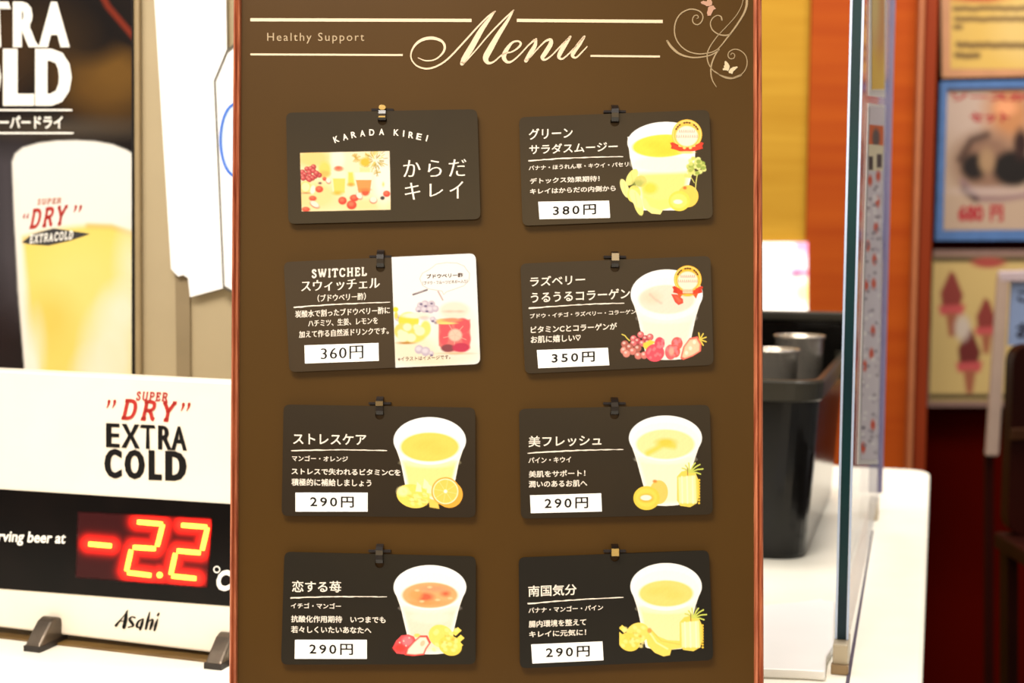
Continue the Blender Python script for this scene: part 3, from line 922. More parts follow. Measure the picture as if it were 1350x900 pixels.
def badge(c, cx, cy, r, gold, tail):
    c.ell(cx, cy, r, r, gold); c.ell(cx, cy, r * .93, r * .93, (255, 224, 130)); c.ell(cx, cy, r * .88, r * .88, gold)
    c.ell(cx, cy + r * .1, r * .72, r * .66, (255, 240, 214), soft=10)
    for k in range(11):
        a = math.radians(-152 + k * 12.4)
        if k not in (3, 7):
            c.ell(cx + r * .79 * math.cos(a), cy + r * .79 * math.sin(a), 8, 6, (92, 52, 8), rot=math.degrees(a) + 90)
    for i, (yy, w) in enumerate(((-.22, .55), (.12, .74))):
        n_ = 8 if i == 0 else 10
        for k in range(n_):
            x = cx - r * w + 2 * r * w * (k + .5) / n_
            c.line([(x - 3, cy + r * yy + 8), (x, cy + r * yy - 9), (x + 4, cy + r * yy + 8)], 2.5, (222, 60, 84), a=.85)
    yy = cy + r * .72
    for s_ in (-1, 1):
        c.poly([(cx + s_ * r * .95, yy - 22), (cx + s_ * r * 1.12, yy - 16), (cx + s_ * r * 1.02, yy + 2), (cx + s_ * r * 1.06, yy + 20), (cx + s_ * r * .6, yy + 30), (cx + s_ * r * .55, yy - 4)], (206, 46, 22))
    c.poly([(cx - r * .92, yy - 8), (cx - r * .5, yy + 8), (cx, yy + 12), (cx + r * .5, yy + 8), (cx + r * .92, yy - 8), (cx + r * .88, yy + 22), (cx + r * .5, yy + 36), (cx, yy + 40), (cx - r * .5, yy + 36), (cx - r * .88, yy + 22)] if tail == 1 else
           [(cx - r * .8, yy - 10), (cx - r * .4, yy + 6), (cx + r * .4, yy + 6), (cx + r * .8, yy - 10), (cx + r * .72, yy + 26), (cx + r * .4, yy + 34), (cx - r * .4, yy + 34), (cx - r * .72, yy + 26)], (238, 58, 22))
    if tail == 1:
        c.ell(cx - 16, yy + 14, 10, 9, (255, 214, 120)); c.ell(cx + 22, yy + 14, 10, 9, (255, 214, 120))
        c.ell(cx, yy + 44, r * .5, 8, (246, 214, 130), soft=6)
    else:
        c.poly([(cx - r * .36, yy - 4), (cx + r * .36, yy - 4), (cx + r * .36, yy + 24), (cx - r * .36, yy + 24)], (255, 226, 190))
        for k in range(7):
            c.line([(cx - 28 + k * 9, yy + 18), (cx - 26 + k * 9, yy + 2)], 3.5, (120, 40, 30), a=.8)
        for s_ in (-1, 1):
            c.poly([(cx + s_ * r * .3, yy + 28), (cx + s_ * r * .75, yy + 26), (cx + s_ * r * .6, yy + 60), (cx + s_ * r * .45, yy + 42)], (214, 82, 30))
        c.ell(cx, yy + 36, r * .4, 9, (250, 190, 60), soft=6)


def pic_green(c):
    # straight-sided cup of green smoothie with banana, kiwi, spinach and parsley
    c.poly([(707, 250), (1140, 230), (1132, 420), (1095, 560), (1060, 715), (790, 715), (745, 470), (722, 380)], (255, 252, 244))
    c.ell(930, 275, 224, 120, (255, 255, 252), rot=-4)
    c.poly([(775, 480), (1090, 470), (1060, 690), (800, 690)], (250, 226, 130), soft=36)
    c.ell(935, 420, 190, 50, (255, 250, 226), soft=18)
    lm = c.ell(930, 306, 194, 72, (244, 218, 60), rot=-3, soft=8)
    for q in ((880, 300, 60, 24), (960, 330, 70, 20), (1010, 290, 50, 26), (930, 350, 60, 14)):
        c.ell(*q, (238, 204, 40), soft=24, a=.6, clip=lm)
    for x, y, rx, ry, rot, k in ((735, 505, 30, 58, 30, (236, 226, 130)), (690, 575, 24, 62, -20, (240, 232, 150)), (748, 610, 42, 54, 10, (238, 222, 110)), (775, 680, 26, 70, -18, (240, 230, 130)),
                                (790, 530, 38, 36, 0, (214, 208, 110)), (760, 640, 30, 66, -30, (248, 240, 160))):
        c.ell(x, y, rx, ry, k, rot=rot)
        c.line([(x - ry * .1, y - ry * .6), (x + ry * .1, y + ry * .6)], 4, (206, 196, 90), soft=5, a=.6)
    c.ell(770, 545, 40, 22, (160, 172, 80), soft=18, a=.6)
    c.ell(850, 575, 46, 36, (248, 214, 70), soft=26)
    c.poly([(800, 640), (830, 640), (900, 690), (930, 715), (915, 740), (860, 735), (812, 700)], (250, 236, 150)); 
    c.poly([(810, 620), (900, 650), (1000, 640), (1005, 690), (920, 715), (850, 690)], (250, 230, 120), soft=8)
    c.ell(1090, 625, 66, 70, (246, 206, 84)); c.ell(1070, 572, 12, 10, (206, 112, 40), soft=8)
    c.ell(1035, 655, 68, 64, (248, 220, 80)); c.ell(1032, 655, 52, 46, (250, 228, 110), soft=10); c.ell(1026, 660, 28, 14, (255, 252, 224), soft=6)
    rs = np.random.RandomState(2)
    for _ in range(34):
        a, r = rs.rand() * 6.28, rs.rand() ** .5
        c.ell(1140 + 56 * r * math.cos(a), 435 + 52 * r * math.sin(a), 15, 13, ((208, 214, 110), (150, 170, 70), (228, 228, 140))[rs.randint(3)], soft=7)
    for _ in range(12):
        c.ell(1090 + rs.uniform(-20, 30), 470 + rs.uniform(-20, 30), 13, 12, ((170, 184, 80), (222, 220, 120))[rs.randint(2)], soft=7)
    c.line([(1148, 490), (1140, 540), (1136, 590)], 7, (214, 208, 110)); c.line([(1105, 500), (1130, 540)], 6, (206, 200, 100))
    badge(c, 1083, 235, 96, (250, 196, 70), 1)


def pic_berry(c):
    lm = cup(c, 955, 330, 228, 158, 745, 130, (250, 224, 206), (255, 232, 216), lx=.78, ly=.58, ldy=.2)
    c.ell(860, 350, 60, 40, (250, 214, 190), soft=36, clip=lm); c.line([(850, 330), (880, 360), (920, 385)], 12, (236, 178, 160), soft=16, a=.7)
    c.poly([(983, 328), (1020, 330), (1058, 360), (1060, 385), (1030, 398), (1008, 380)], (230, 70, 52))
    c.poly([(1000, 335), (1025, 345), (1050, 372), (1030, 382)], (240, 100, 70), soft=8)
    c.line([(672, 583), (690, 590), (706, 610), (720, 622)], 7, (228, 206, 90))
    berries(c, [(745, 610), (790, 585), (770, 625), (820, 610), (850, 600), (745, 640), (800, 640), (835, 635)], 22, [(222, 104, 110), (196, 60, 78)], 3)
    berries(c, [(690, 645), (685, 685), (720, 665), (772, 672), (740, 690), (700, 705), (775, 718), (812, 715)], 25, [(214, 120, 110), (230, 140, 126), (184, 96, 84)], 5)
    c.poly([(806, 640), (850, 618), (885, 630), (860, 650), (830, 690), (806, 660)], (250, 210, 70), soft=6)
    rs = np.random.RandomState(9)
    for cx, cy, rx, ry, k in ((880, 700, 60, 56, (234, 76, 96)), (910, 640, 32, 40, (226, 66, 92)), (980, 695, 36, 48, (238, 96, 104)), (1020, 640, 36, 40, (228, 90, 86)), (1010, 690, 30, 40, (226, 84, 76))):
        c.ell(cx, cy, rx, ry, k)
        for _ in range(10):
            c.ell(cx + rs.uniform(-.7, .7) * rx, cy + rs.uniform(-.7, .7) * ry, 9, 9, (250, 130, 140), soft=8, a=.7)
    c.ell(985, 690, 16, 26, (255, 170, 150), soft=12)
    strawberry_half(c, [(1040, 735), (1060, 660), (1100, 605), (1150, 595), (1175, 640), (1172, 690), (1120, 722), (1060, 745)], (252, 206, 170), (236, 104, 88))
    for q in ((1130, 632), (1105, 670), (1080, 700)):
        c.ell(*q, 10, 12, (255, 240, 214), soft=8)
    for a in (-100, -60, -20, 20, 60):
        q = math.radians(a); c.line([(1165, 615), (1165 + 42 * math.cos(q), 615 + 42 * math.sin(q))], 9, (226, 200, 80))
    badge(c, 1088, 235, 88, (250, 186, 40), 2)


def pic_stress(c):
    lm = cup(c, 950, 338, 229, 148, 720, 140, (248, 210, 92), (252, 226, 136), lx=.81, ly=.62, ldy=.28)
    for q in ((900, 370, 50, 30), (1000, 400, 60, 30), (960, 350, 40, 20)):
        c.ell(*q, (244, 198, 80), soft=30, a=.5, clip=lm)
    c.ell(845, 690, 106, 74, (250, 220, 96), rot=14)
    c.ell(780, 660, 36, 30, (255, 240, 170), soft=20)
    rs = np.random.RandomState(6)
    for _ in range(18):
        c.ell(rs.uniform(780, 930), rs.uniform(650, 740), 14, 9, (255, 236, 150), soft=8, rot=rs.uniform(0, 90), a=.7)
    for _ in range(10):
        c.line([(x := rs.uniform(800, 920), y := rs.uniform(670, 740)), (x + 26, y + 6)], 4, (240, 184, 70), soft=5, a=.7)
    for q in ((880, 640), (925, 620), (950, 650)):
        c.poly([(q[0] - 20, q[1] + 20), (q[0] - 10, q[1] - 40), (q[0] + 16, q[1] - 16), (q[0] + 20, q[1] + 24)], (255, 244, 190), soft=6)
    c.ell(1075, 680, 84, 84, (240, 172, 56)); c.poly([(940, 700), (1000, 720), (1010, 770), (950, 760)], (244, 206, 90), soft=8)
    orange_slice(c, 1050, 660, 90)


def pic_strawberry(c):
    lm = cup(c, 951, 350, 230, 140, 775, 120, (246, 172, 112), (253, 222, 200), lx=.77, ly=.58, ldy=.36)
    for q, k in (((920, 412, 52, 26), (226, 74, 48)), ((1050, 390, 26, 16), (214, 72, 44)), ((980, 360, 90, 20), (250, 150, 110)), ((860, 400, 40, 30), (240, 160, 90)), ((930, 450, 90, 14), (244, 150, 80))):
        c.ell(*q, k, soft=24, clip=lm, a=.85)
    for q in ((870, 370), (1000, 430), (1080, 420), (950, 350), (900, 440)):
        c.ell(*q, 14, 7, (255, 200, 150), soft=8, clip=lm)
    c.ell(955, 540, 130, 40, (255, 236, 222), soft=20, a=.6)
    c.poly([(715, 735), (735, 690), (770, 655), (815, 648), (850, 662), (868, 700), (840, 750), (790, 775), (740, 770)], (232, 76, 82))
    c.ell(760, 735, 36, 24, (238, 56, 50), soft=20); c.ell(808, 690, 34, 30, (238, 120, 130), soft=16)
    for q in ((785, 690), (800, 720), (760, 700), (820, 670)):
        c.ell(*q, 5, 5, (255, 200, 190), soft=4)
    c.ell(870, 655, 20, 12, (250, 214, 110), soft=6)
    strawberry_half(c, [(790, 780), (800, 745), (850, 690), (890, 655), (935, 655), (958, 700), (930, 740), (915, 778), (850, 786)])
    c.ell(905, 705, 14, 20, (226, 196, 160), soft=8, rot=30)
    mango_cubes(c, 1050, 680, 1.0)


def pic_fresh(c):
    lm = cup(c, 947, 322, 231, 142, 752, 110, (252, 232, 164), (254, 242, 206), lx=.80, ly=.66, ldy=.28)
    c.line([(835, 418), (880, 395), (930, 365), (1000, 375)], 34, (250, 214, 90), soft=24)
    c.ell(950, 350, 60, 24, (248, 206, 70), soft=24, clip=lm)
    pineapple(c, 1090, 545, 140, 215)
    c.ell(905, 665, 58, 76, (244, 204, 100)); c.ell(880, 596, 14, 10, (214, 140, 50), soft=8)
    c.ell(828, 702, 84, 76, (240, 206, 70)); c.ell(826, 700, 66, 58, (246, 216, 84), soft=10); c.ell(826, 702, 46, 28, (224, 184, 60), soft=14); c.ell(824, 700, 34, 17, (255, 250, 226), soft=6)


def pic_tropic(c):
    lm = cup(c, 951, 345, 226, 148, 745, 130, (248, 218, 118), (253, 234, 168), lx=.76, ly=.56, ldy=.3)
    for q in ((880, 380, 50, 24), (1000, 400, 60, 26), (950, 360, 50, 16)):
        c.ell(*q, (246, 208, 96), soft=26, a=.6, clip=lm)
    mango_cubes(c, 745, 660, .92, -1)
    c.poly([(838, 612), (860, 618), (900, 660), (960, 685), (1045, 690), (1050, 735), (985, 745), (975, 780), (935, 788), (880, 765), (835, 720), (824, 660)], (250, 220, 100))
    c.line([(850, 640), (890, 700), (960, 740)], 8, (255, 244, 180), soft=10); c.line([(860, 625), (920, 690), (1040, 712)], 5, (236, 196, 80), soft=6)
    c.ell(846, 624, 14, 16, (226, 160, 70), soft=8)
    pineapple(c, 1110, 550, 145, 205)


CARDS = [
    dict(o=(370, 130), q=[(40, 96), (1250, 74), (1272, 770), (55, 800)], col=(76, 60, 40), hook=(650, 60, 152, 77), gold=1,
         label='dark card headed KARADA KIREI with a fruit and juice photo'),
    dict(o=(370, 320), q=[(25, 125), (1240, 70), (1270, 770), (62, 822)], col=(98, 74, 52), hook=(638, 45, 165, 90), gold=0,
         label='half brown half white SWITCHEL drink card with a jar picture, 360 yen'),
    dict(o=(370, 510), q=[(25, 110), (1238, 130), (1240, 825), (12, 815)], col=(74, 56, 38), hook=(633, 60, 182, 103), gold=2,
         label='dark card of a yellow mango orange smoothie with an orange slice, 290 yen'),
    dict(o=(370, 700), q=[(30, 126), (1242, 155), (1240, 838), (8, 840)], col=(66, 56, 42), hook=(632, 80, 205, 123), gold=0,
         label='dark card of a pink strawberry mango smoothie, 290 yen, below the mango orange one'),
    dict(o=(680, 130), q=[(20, 125), (1225, 78), (1247, 765), (42, 812)], col=(90, 70, 46), hook=(627, 40, 160, 88), gold=0,
         label='brown card of a green salad smoothie with a gold award badge, 380 yen'),
    dict(o=(680, 320), q=[(28, 135), (1232, 86), (1252, 776), (58, 832)], col=(80, 60, 42), hook=(628, 55, 165, 92), gold=3,
         label='brown card of a pale pink raspberry drink with a gold badge, 350 yen'),
    dict(o=(680, 510), q=[(20, 138), (1227, 112), (1247, 806), (32, 833)], col=(76, 60, 42), hook=(625, 65, 180, 103), gold=0,
         label='dark card of a pale pineapple kiwi smoothie with a kiwi half, 290 yen'),
    dict(o=(680, 700), q=[(18, 162), (1222, 116), (1250, 812), (26, 864)], col=(52, 46, 38), hook=(627, 80, 165, 123), gold=3,
         label='darkest card, a banana mango pineapple smoothie, 290 yen, below the kiwi one'),
]
SP = 1.32
TEXTS = {
    2: dict(title=[('ストレスケア', 85, 548, 293, 367)], line=(75, 403, 680, 402), ing=('マンゴー・オレンジ', 78, 432, 432, 472), desc=[('ストレスで失われるビタミンCを', 75, 765, 512, 562), ('積極的に補給しましょう', 75, 580, 578, 630)],
            box=[(100, 668), (557, 668), (557, 788), (100, 788)], price=('290円', 193, 470, 690, 763), pic=pic_stress),
    3: dict(title=[('恋する苺', 78, 390, 308, 384)], line=(72, 418, 678, 412), ing=('イチゴ・マンゴー', 72, 388, 449, 487), desc=[('抗酸化作用期待　いつまでも', 72, 670, 528, 579), ('若々しくいたいあなたへ', 72, 580, 595, 644)],
            box=[(97, 683), (552, 683), (552, 803), (95, 803)], price=('290円', 188, 465, 705, 779), pic=pic_strawberry),
    4: dict(title=[('グリーン', 82, 360, 187, 268), ('サラダスムージー', 85, 645, 277, 361)], line=(82, 400, 678, 374), ing=('バナナ・ほうれん草・キウイ・パセリ', 82, 712, 407, 462), desc=[('デトックス効果期待！', 90, 530, 494, 548), ('キレイはからだの内側から', 90, 632, 556, 613)],
            box=[(142, 660), (590, 653), (597, 762), (150, 770)], price=('380円', 235, 508, 674, 750), pic=pic_green),
    5: dict(title=[('ラズベリー', 90, 438, 203, 280), ('うるうるコラーゲン', 95, 722, 290, 384)], line=(85, 418, 685, 385), ing=('ブドウ・イチゴ・ラズベリー・コラーゲン', 90, 760, 423, 482), desc=[('ビタミンCとコラーゲンが', 95, 640, 508, 576), ('お肌に嬉しい♡', 95, 410, 580, 640)],
            box=[(133, 682), (583, 667), (592, 778), (142, 797)], price=('350円', 227, 500, 690, 767), pic=pic_berry),
    6: dict(title=[('美フレッシュ', 80, 542, 300, 380)], line=(78, 418, 680, 395), ing=('パイン・キウイ', 80, 350, 440, 482), desc=[('美肌をサポート！', 82, 440, 523, 573), ('潤いのあるお肌へ', 82, 452, 586, 637)],
            box=[(90, 685), (540, 672), (545, 787), (95, 798)], price=('290円', 182, 458, 695, 772), pic=pic_fresh),
    7: dict(title=[('南国気分', 78, 385, 329, 412)], line=(78, 455, 680, 415), ing=('バナナ・マンゴー・パイン', 80, 552, 460, 514), desc=[('腸内環境を整えて', 82, 445, 548, 606), ('キレイに元気に！', 85, 445, 614, 669)],
            box=[(97, 712), (548, 693), (555, 812), (105, 833)], price=('290円', 190, 468, 719, 799), pic=pic_tropic),
}


def rough_line(x0, y0, x1, y1, seed):
    rs = np.random.RandomState(seed)
    pts = []
    for k in range(26):
        t = k / 25.0
        pts.append((x0 + (x1 - x0) * t, y0 + (y1 - y0) * t - 5 * math.sin(t * 3.1) + rs.uniform(-1.2, 1.2), 8 + rs.uniform(-2.5, 2.5) - 3 * t))
    return ribbon(pts, 2)


for i, cd in enumerate(CARDS):
    zz = Z(cd['o'][0], cd['o'][1], S)
    q = cd['q']
    xf = lambda x, y, o=cd['o']: (o[0] + x / S, o[1] + y / S)
    slope = ((q[1][1] - q[0][1]) / (q[1][0] - q[0][0]) + (q[2][1] - q[3][1]) / (q[2][0] - q[3][0])) / 2
    base = PM.at(*xf((q[2][0] + q[3][0]) / 2, (q[2][1] + q[3][1]) / 2))[0]
    cdo = thing('menu_card', base, cd['label'], 'card', 'menu cards hung on the board')
    hx, ht, hb, bar = cd['hook']
    m = mat('card_paper_%d' % (i + 1), np.array(cd['col']) * np.array([0.68, 0.67, 0.6]), 0.3, spec=0.25, c2=tuple(np.array(cd['col']) * 0.6), nscale=(25, 25, 25))
    outline = [tuple(zz(np.array([p]))[0]) for p in round_quad(q, 42)]
    hole = [tuple(zz(np.array([p]))[0]) for p in circle(hx, hb - 5, 29, n=20)]
    slab('card_sheet', [outline, hole], PM, 0.0006, m, cdo, off=SHEET)
    hw = 3.6 / S * 10
    # hook of the board: slot, tab bent forward through the card's hole
    hk_m = m_hook
    ya, yb_ = cd['o'][1] + ht / S, cd['o'][1] + (hb - 8) / S
    xc = cd['o'][0] + hx / S
    ys = [ya, ya + (yb_ - ya) * .12, ya + (yb_ - ya) * .3, ya + (yb_ - ya) * .55, ya + (yb_ - ya) * .8, yb_, yb_]
    hs = [0.0002, 0.0030, 0.0046, 0.0050, 0.0048, 0.0034, 0.0002]
    V, Fc = [], []
    for k, (y_, h_) in enumerate(zip(ys, hs)):
        for dx in (-4.6, 4.6):
            V.append(PM.at(xc + dx, y_)[0] + PM.n * h_)
    for k, (y_, h_) in enumerate(zip(ys, hs)):
        for dx in (-4.6, 4.6):
            V.append(PM.at(xc + dx, y_)[0] + PM.n * max(h_ - 0.0009, 0.0001))
    nk = len(ys) * 2
    for k in range(len(ys) - 1):
        a = 2 * k
        Fc += [(a, a + 1, a + 3, a + 2), (nk + a, nk + a + 2, nk + a + 3, nk + a + 1), (a, a + 2, nk + a + 2, nk + a), (a + 1, nk + a + 1, nk + a + 3, a + 3)]
    hk = mk('card_hook', V, Fc, m_hook, bd)
    fix_normals(hk)
    slab('slot', [(xc - 14.5, cd['o'][1] + (bar - 7) / S), (xc + 14.5, cd['o'][1] + (bar - 7) / S), (xc + 14.5, cd['o'][1] + (bar + 7) / S), (xc - 14.5, cd['o'][1] + (bar + 7) / S)], PM, 0.0028, m_slot, hk, off=0.00015)
    g_ = cd['gold']
    if g_ == 1:
        slab('hook_tip', circle(xc, ya + 1.0, 4.6, 3.4), PM, 0.003, m_gold, hk, off=0.001, bevel=0.0004)
        slab('hook_tip', [(xc - 4.4, ya + 13), (xc + 4.4, ya + 13), (xc + 4.4, ya + 14.8), (xc - 4.4, ya + 14.8)], PM, 0.0006, m_gold, hk, off=0.0048)
    if g_ in (2, 3):
        y0 = cd['o'][1] + (bar - (20 if g_ == 3 else 14)) / S
        slab('hook_tip', [(xc - 4.8, y0), (xc + 4.8, y0), (xc + 4.8, y0 + (9.5 if g_ == 3 else 6)), (xc - 4.8, y0 + (9.5 if g_ == 3 else 6))], PM, 0.0007,
             m_gold if i == 7 else mat('steel_hook_tip' if g_ == 3 else 'olive_hook_tip', (190, 170, 136) if g_ == 3 else (120, 96, 54), 0.3), hk, off=0.0049)
    t = TEXTS.get(i)
    if t:
        put_text('title_lettering', [fit(s, a, b, c0, c1, slope, 0.012) for s, a, b, c0, c1 in t['title']], PM, m_cardtxt, cdo, TOP + 0.0001, zz)
        put_text('underline', [rough_line(*t['line'], i)], PM, m_cardtxt, cdo, TOP + 0.0001, zz)
        s, a, b, c0, c1 = t['ing']
        put_text('ingredient_lettering', [fit(s, a, b, c0, c1, slope, 0.012)], PM, m_cardtxt, cdo, TOP + 0.0001, zz)
        put_text('description_lettering', [fit(s, a, b, c0, c1, slope, 0.016) for s, a, b, c0, c1 in t['desc']], PM, m_cardtxt, cdo, TOP + 0.0001, zz)
        lb = slab('price_label', [tuple(zz(np.array([p]))[0]) for p in t['box']], PM, 0.0002, m_label, cdo, off=TOP)
        s, a, b, c0, c1 = t['price']
        put_text('price_lettering', [fit(s, a, b, c0, c1, slope, 0.018, space=SP)], PM, m_ink_black, lb, TOP + 0.0003, zz)
        cv = Canvas(655, 120, 1215, 800, 3.0)
        t['pic'](cv)
        cv.grain(0.015, 30)
        cv.build('drink_picture', PM, PRINT, cdo, TOP + 0.00015, xf, e=1.35)
    if i == 0:
        its = []
        for ch, x, y, r in (('K', 358, 265, 20), ('A', 414, 250, 14), ('R', 468, 236, 10), ('A', 524, 227, 5), ('D', 583, 221, 2), ('A', 645, 218, 0), ('K', 738, 222, -3), ('I', 785, 228, -5), ('R', 832, 238, -8), ('E', 882, 248, -12), ('I', 932, 258, -16)):
            w = 8 if ch == 'I' else 32
            V, Fc = fit(ch, -w / 2, w / 2, -20, 20, 0, 0.02)
            a = -math.radians(r)
            its.append((np.stack([x + V[:, 0] * math.cos(a) - V[:, 1] * math.sin(a), y + V[:, 0] * math.sin(a) + V[:, 1] * math.cos(a)], 1), Fc))
        put_text('arched_lettering', its, PM, m_cardtxt, cdo, TOP + 0.0001, zz)
        its = []
        for ch, x0, x1, y0, y1 in (('か', 782, 892, 395, 503), ('ら', 938, 1026, 395, 502), ('だ', 1070, 1182, 390, 500), ('キ', 792, 890, 538, 648), ('レ', 948, 1035, 545, 628), ('イ', 1075, 1162, 530, 640)):
            its.append(fit(ch, x0, x1, y0, y1, slope, 0, bx=0.004, by=-0.010))
        put_text('title_lettering', its, PM, m_cardtxt, cdo, TOP + 0.0001, zz)
        c = Canvas(128, 338, 704, 722, 3.4)
        quad = [(129, 351), (695, 339), (704, 710), (140, 722)]
        k = 1.0 / 2.0741                      # photo notes were taken at 10 px per pixel
        def W(x, y): return ((x / 10 + 390 - 370) * S, (y / 10 + 195 - 130) * S)
        c.put(c.mask([(-999, -999), (9999, -999), (9999, 9999), (-999, 9999)]), (255, 238, 196))
        def e_(x, y, rx, ry, col, soft=8, a=1.0, rot=0): 
            X_, Y_ = W(x, y); c.ell(X_, Y_, rx / 10 * S, ry / 10 * S, col, soft=soft, a=a, rot=rot)
        e_(240, 150, 240, 130, (250, 212, 130), 50); e_(250, 640, 330, 190, (253, 222, 150), 60); e_(900, 760, 400, 90, (254, 226, 160), 50)
        e_(560, 150, 90, 160, (255, 244, 220), 30); e_(1160, 400, 130, 330, (255, 250, 232), 50)
        e_(390, 300, 80, 110, (252, 214, 100), 20); e_(390, 350, 70, 40, (246, 190, 90), 16)
        rs = np.random.RandomState(8)
        for _ in range(70):
            a = rs.uniform(0, 6.28); r = rs.uniform(20, 130)
            x, y = 1050 + r * math.cos(a), 170 + r * .9 * math.sin(a)
            c.line([W(x, y), W(x + 50 * math.cos(a), y + 50 * math.sin(a))], 5, ((214, 184, 50), (170, 146, 36), (236, 208, 90), (130, 116, 30))[rs.randint(4)], soft=6, a=.85)
        for _ in range(22):
            a = rs.uniform(0, 6.28); c.line([W(800, 145), W(800 + 60 * math.cos(a), 145 + 55 * math.sin(a))], 5, ((196, 160, 50), (236, 200, 100))[rs.randint(2)], soft=6, a=.8)
        for _ in range(16):
            a = rs.uniform(0, 6.28); c.line([W(1080, 340), W(1080 + 45 * math.cos(a), 340 + 45 * math.sin(a))], 4, ((170, 140, 40), (220, 190, 80))[rs.randint(2)], soft=5, a=.8)
        e_(920, 200, 70, 60, (226, 190, 40), 20)
        gr = [(100, 330), (160, 290), (245, 262), (210, 285), (190, 335), (245, 315), (130, 360), (100, 385), (200, 385), (265, 385), (170, 410), (320, 370), (285, 345), (110, 410), (230, 410), (190, 430)]
        for x, y in gr:
            e_(x, y, 36, 34, (150, 30, 40), 6); e_(x - 4, y - 4, 29, 28, (206, 66, 70), 6); e_(x - 10, y - 12, 12, 10, (240, 140, 130), 8)
        e_(140, 525, 72, 76, (246, 214, 120), 6); e_(140, 525, 54, 58, (255, 240, 180), 8); e_(150, 605, 66, 10, (150, 60, 40), 8, .7)
        e_(235, 560, 32, 55, (255, 246, 226), 8, 1, 10)
        for x, y, rx, ry in ((320, 555, 52, 44), (390, 420, 28, 26), (235, 675, 50, 34), (145, 820, 55, 34), (625, 705, 56, 52), (780, 670, 60, 46), (745, 760, 66, 60), (1205, 615, 48, 42)):
            e_(x, y, rx, ry, (222, 62, 40), 8); e_(x - 8, y - 12, rx * .55, ry * .5, (246, 116, 80), 14)
        for x, y, rx, ry, rot in ((440, 440, 30, 36, -30), (260, 750, 66, 36, 30), (845, 635, 36, 52, -35), (1030, 690, 48, 44, 0)):
            e_(x, y + 10, rx * 1.06, ry, (214, 80, 60), 8, 1, rot); e_(x, y, rx * .95, ry * .9, (255, 242, 220), 8, 1, rot)
        e_(1150, 670, 30, 26, (50, 44, 44), 8); e_(330, 475, 24, 16, (120, 84, 84), 8)
        c.poly([W(480, 320), W(672, 320), W(665, 400), W(650, 590), W(500, 590), W(490, 400)], (255, 244, 208), soft=8)
        c.poly([W(497, 412), W(662, 412), W(655, 600), W(515, 600)], (252, 218, 100), soft=9); e_(560, 605, 60, 26, (246, 190, 60), 16)
        e_(575, 285, 62, 36, (240, 150, 110), 10); e_(570, 275, 36, 20, (226, 96, 70), 12)
        c.poly([W(700, 330), W(760, 330), W(785, 500), W(695, 500)], (244, 220, 90), soft=12); e_(735, 495, 42, 24, (240, 168, 60), 14)
        c.poly([W(850, 265), W(985, 265), W(985, 330), W(850, 330)], (246, 228, 160), soft=8)
        c.poly([W(785, 335), W(1020, 335), W(1000, 600), W(830, 600)], (255, 246, 224), soft=7)
        c.poly([W(800, 432), W(1008, 432), W(985, 600), W(835, 600)], (244, 154, 76), soft=7)
        e_(925, 600, 52, 42, (232, 84, 44), 12); e_(920, 560, 70, 20, (244, 130, 60), 12)
        e_(1160, 490, 16, 30, (250, 220, 130), 10)
        c.a = c.a * c.mask(quad, 5)
        for aa, bb in zip(quad, quad[1:] + quad[:1]):
            c.rgb = c.rgb + 0  # the photo prints to its trimmed edge
        c.build('fruit_photo', PM, PRINT, cdo, TOP + 0.00015, xf, e=1.6)
    if i == 1:
        put_text('title_lettering', [serif('SWITCHEL', 205, 550, 160, 224, slope), fit('スウィッチェル', 135, 635, 222, 314, slope, 0, bx=0.022, by=-0.004), fit('（ブドウベリー酢）', 240, 545, 318, 378, slope, 0, bx=0.02, by=0.0)], PM, m_cardtxt, cdo, TOP + 0.0001, zz)
        put_text('underline', [rough_line(92, 412, 698, 380, 3)], PM, m_cardtxt, cdo, TOP + 0.0001, zz)
        put_text('description_lettering', [fit('炭酸水で割ったブドウベリー酢に', 98, 698, 406, 478, slope, 0, bx=0.02, by=0.004), fit('ハチミツ、生姜、レモンを', 180, 622, 472, 536, slope, 0, bx=0.02, by=0.004), fit('加えて作る自然派ドリンクです。', 122, 690, 536, 606, slope, 0, bx=0.02, by=0.004)], PM, m_cardtxt, cdo, TOP + 0.0001, zz)
        lb = slab('price_label', [tuple(zz(np.array([p]))[0]) for p in [(157, 652), (625, 637), (628, 750), (160, 767)]], PM, 0.0002, m_label, cdo, off=TOP)
        put_text('price_lettering', [fit('360円', 260, 530, 652, 747, slope, 0, bx=0.012, by=-0.008, space=1.15)], PM, m_ink_black, lb, TOP + 0.0003, zz)
        c = Canvas(700, 66, 1275, 795, 3.2)
        qr = round_quad(q, 42)
        ms = c.mask(qr, 3) * c.mask([(705, 0), (1400, 0), (1400, 900), (737, 900)], 3)
        c.put(np.ones_like(c.a), (255, 255, 255))
        def W2(x, y): return ((x / 5.807 + 510 - 370) * S, (y / 5.807 + 335 - 320) * S)
        kk = S / 5.807
        def e2(x, y, rx, ry, col, soft=8, a=1.0, rot=0):
            X_, Y_ = W2(x, y); c.ell(X_, Y_, rx * kk, ry * kk, col, soft=soft, a=a, rot=rot)
        e2(350, 770, 330, 100, (254, 236, 206), 70); e2(200, 700, 180, 90, (254, 240, 212), 60); e2(520, 600, 170, 200, (255, 244, 232), 80)
        bub = [(255, 190), (275, 150), (320, 125), (350, 105), (380, 80), (460, 68), (540, 72), (595, 95), (610, 120), (635, 150), (630, 205), (590, 245), (520, 270), (460, 290), (437, 312), (425, 285), (380, 278), (320, 268), (275, 240), (255, 190)]
        v, f = None, None
        c.line([W2(*p) for p in bub], 3, (196, 160, 140), a=.85)
        c.line([W2(205, 312), W2(310, 276)], 12, (126, 110, 116)); c.line([W2(225, 300), W2(280, 285)], 4, (190, 176, 180))
        c.line([W2(395, 288), W2(430, 352)], 10, (206, 180, 176), soft=6)
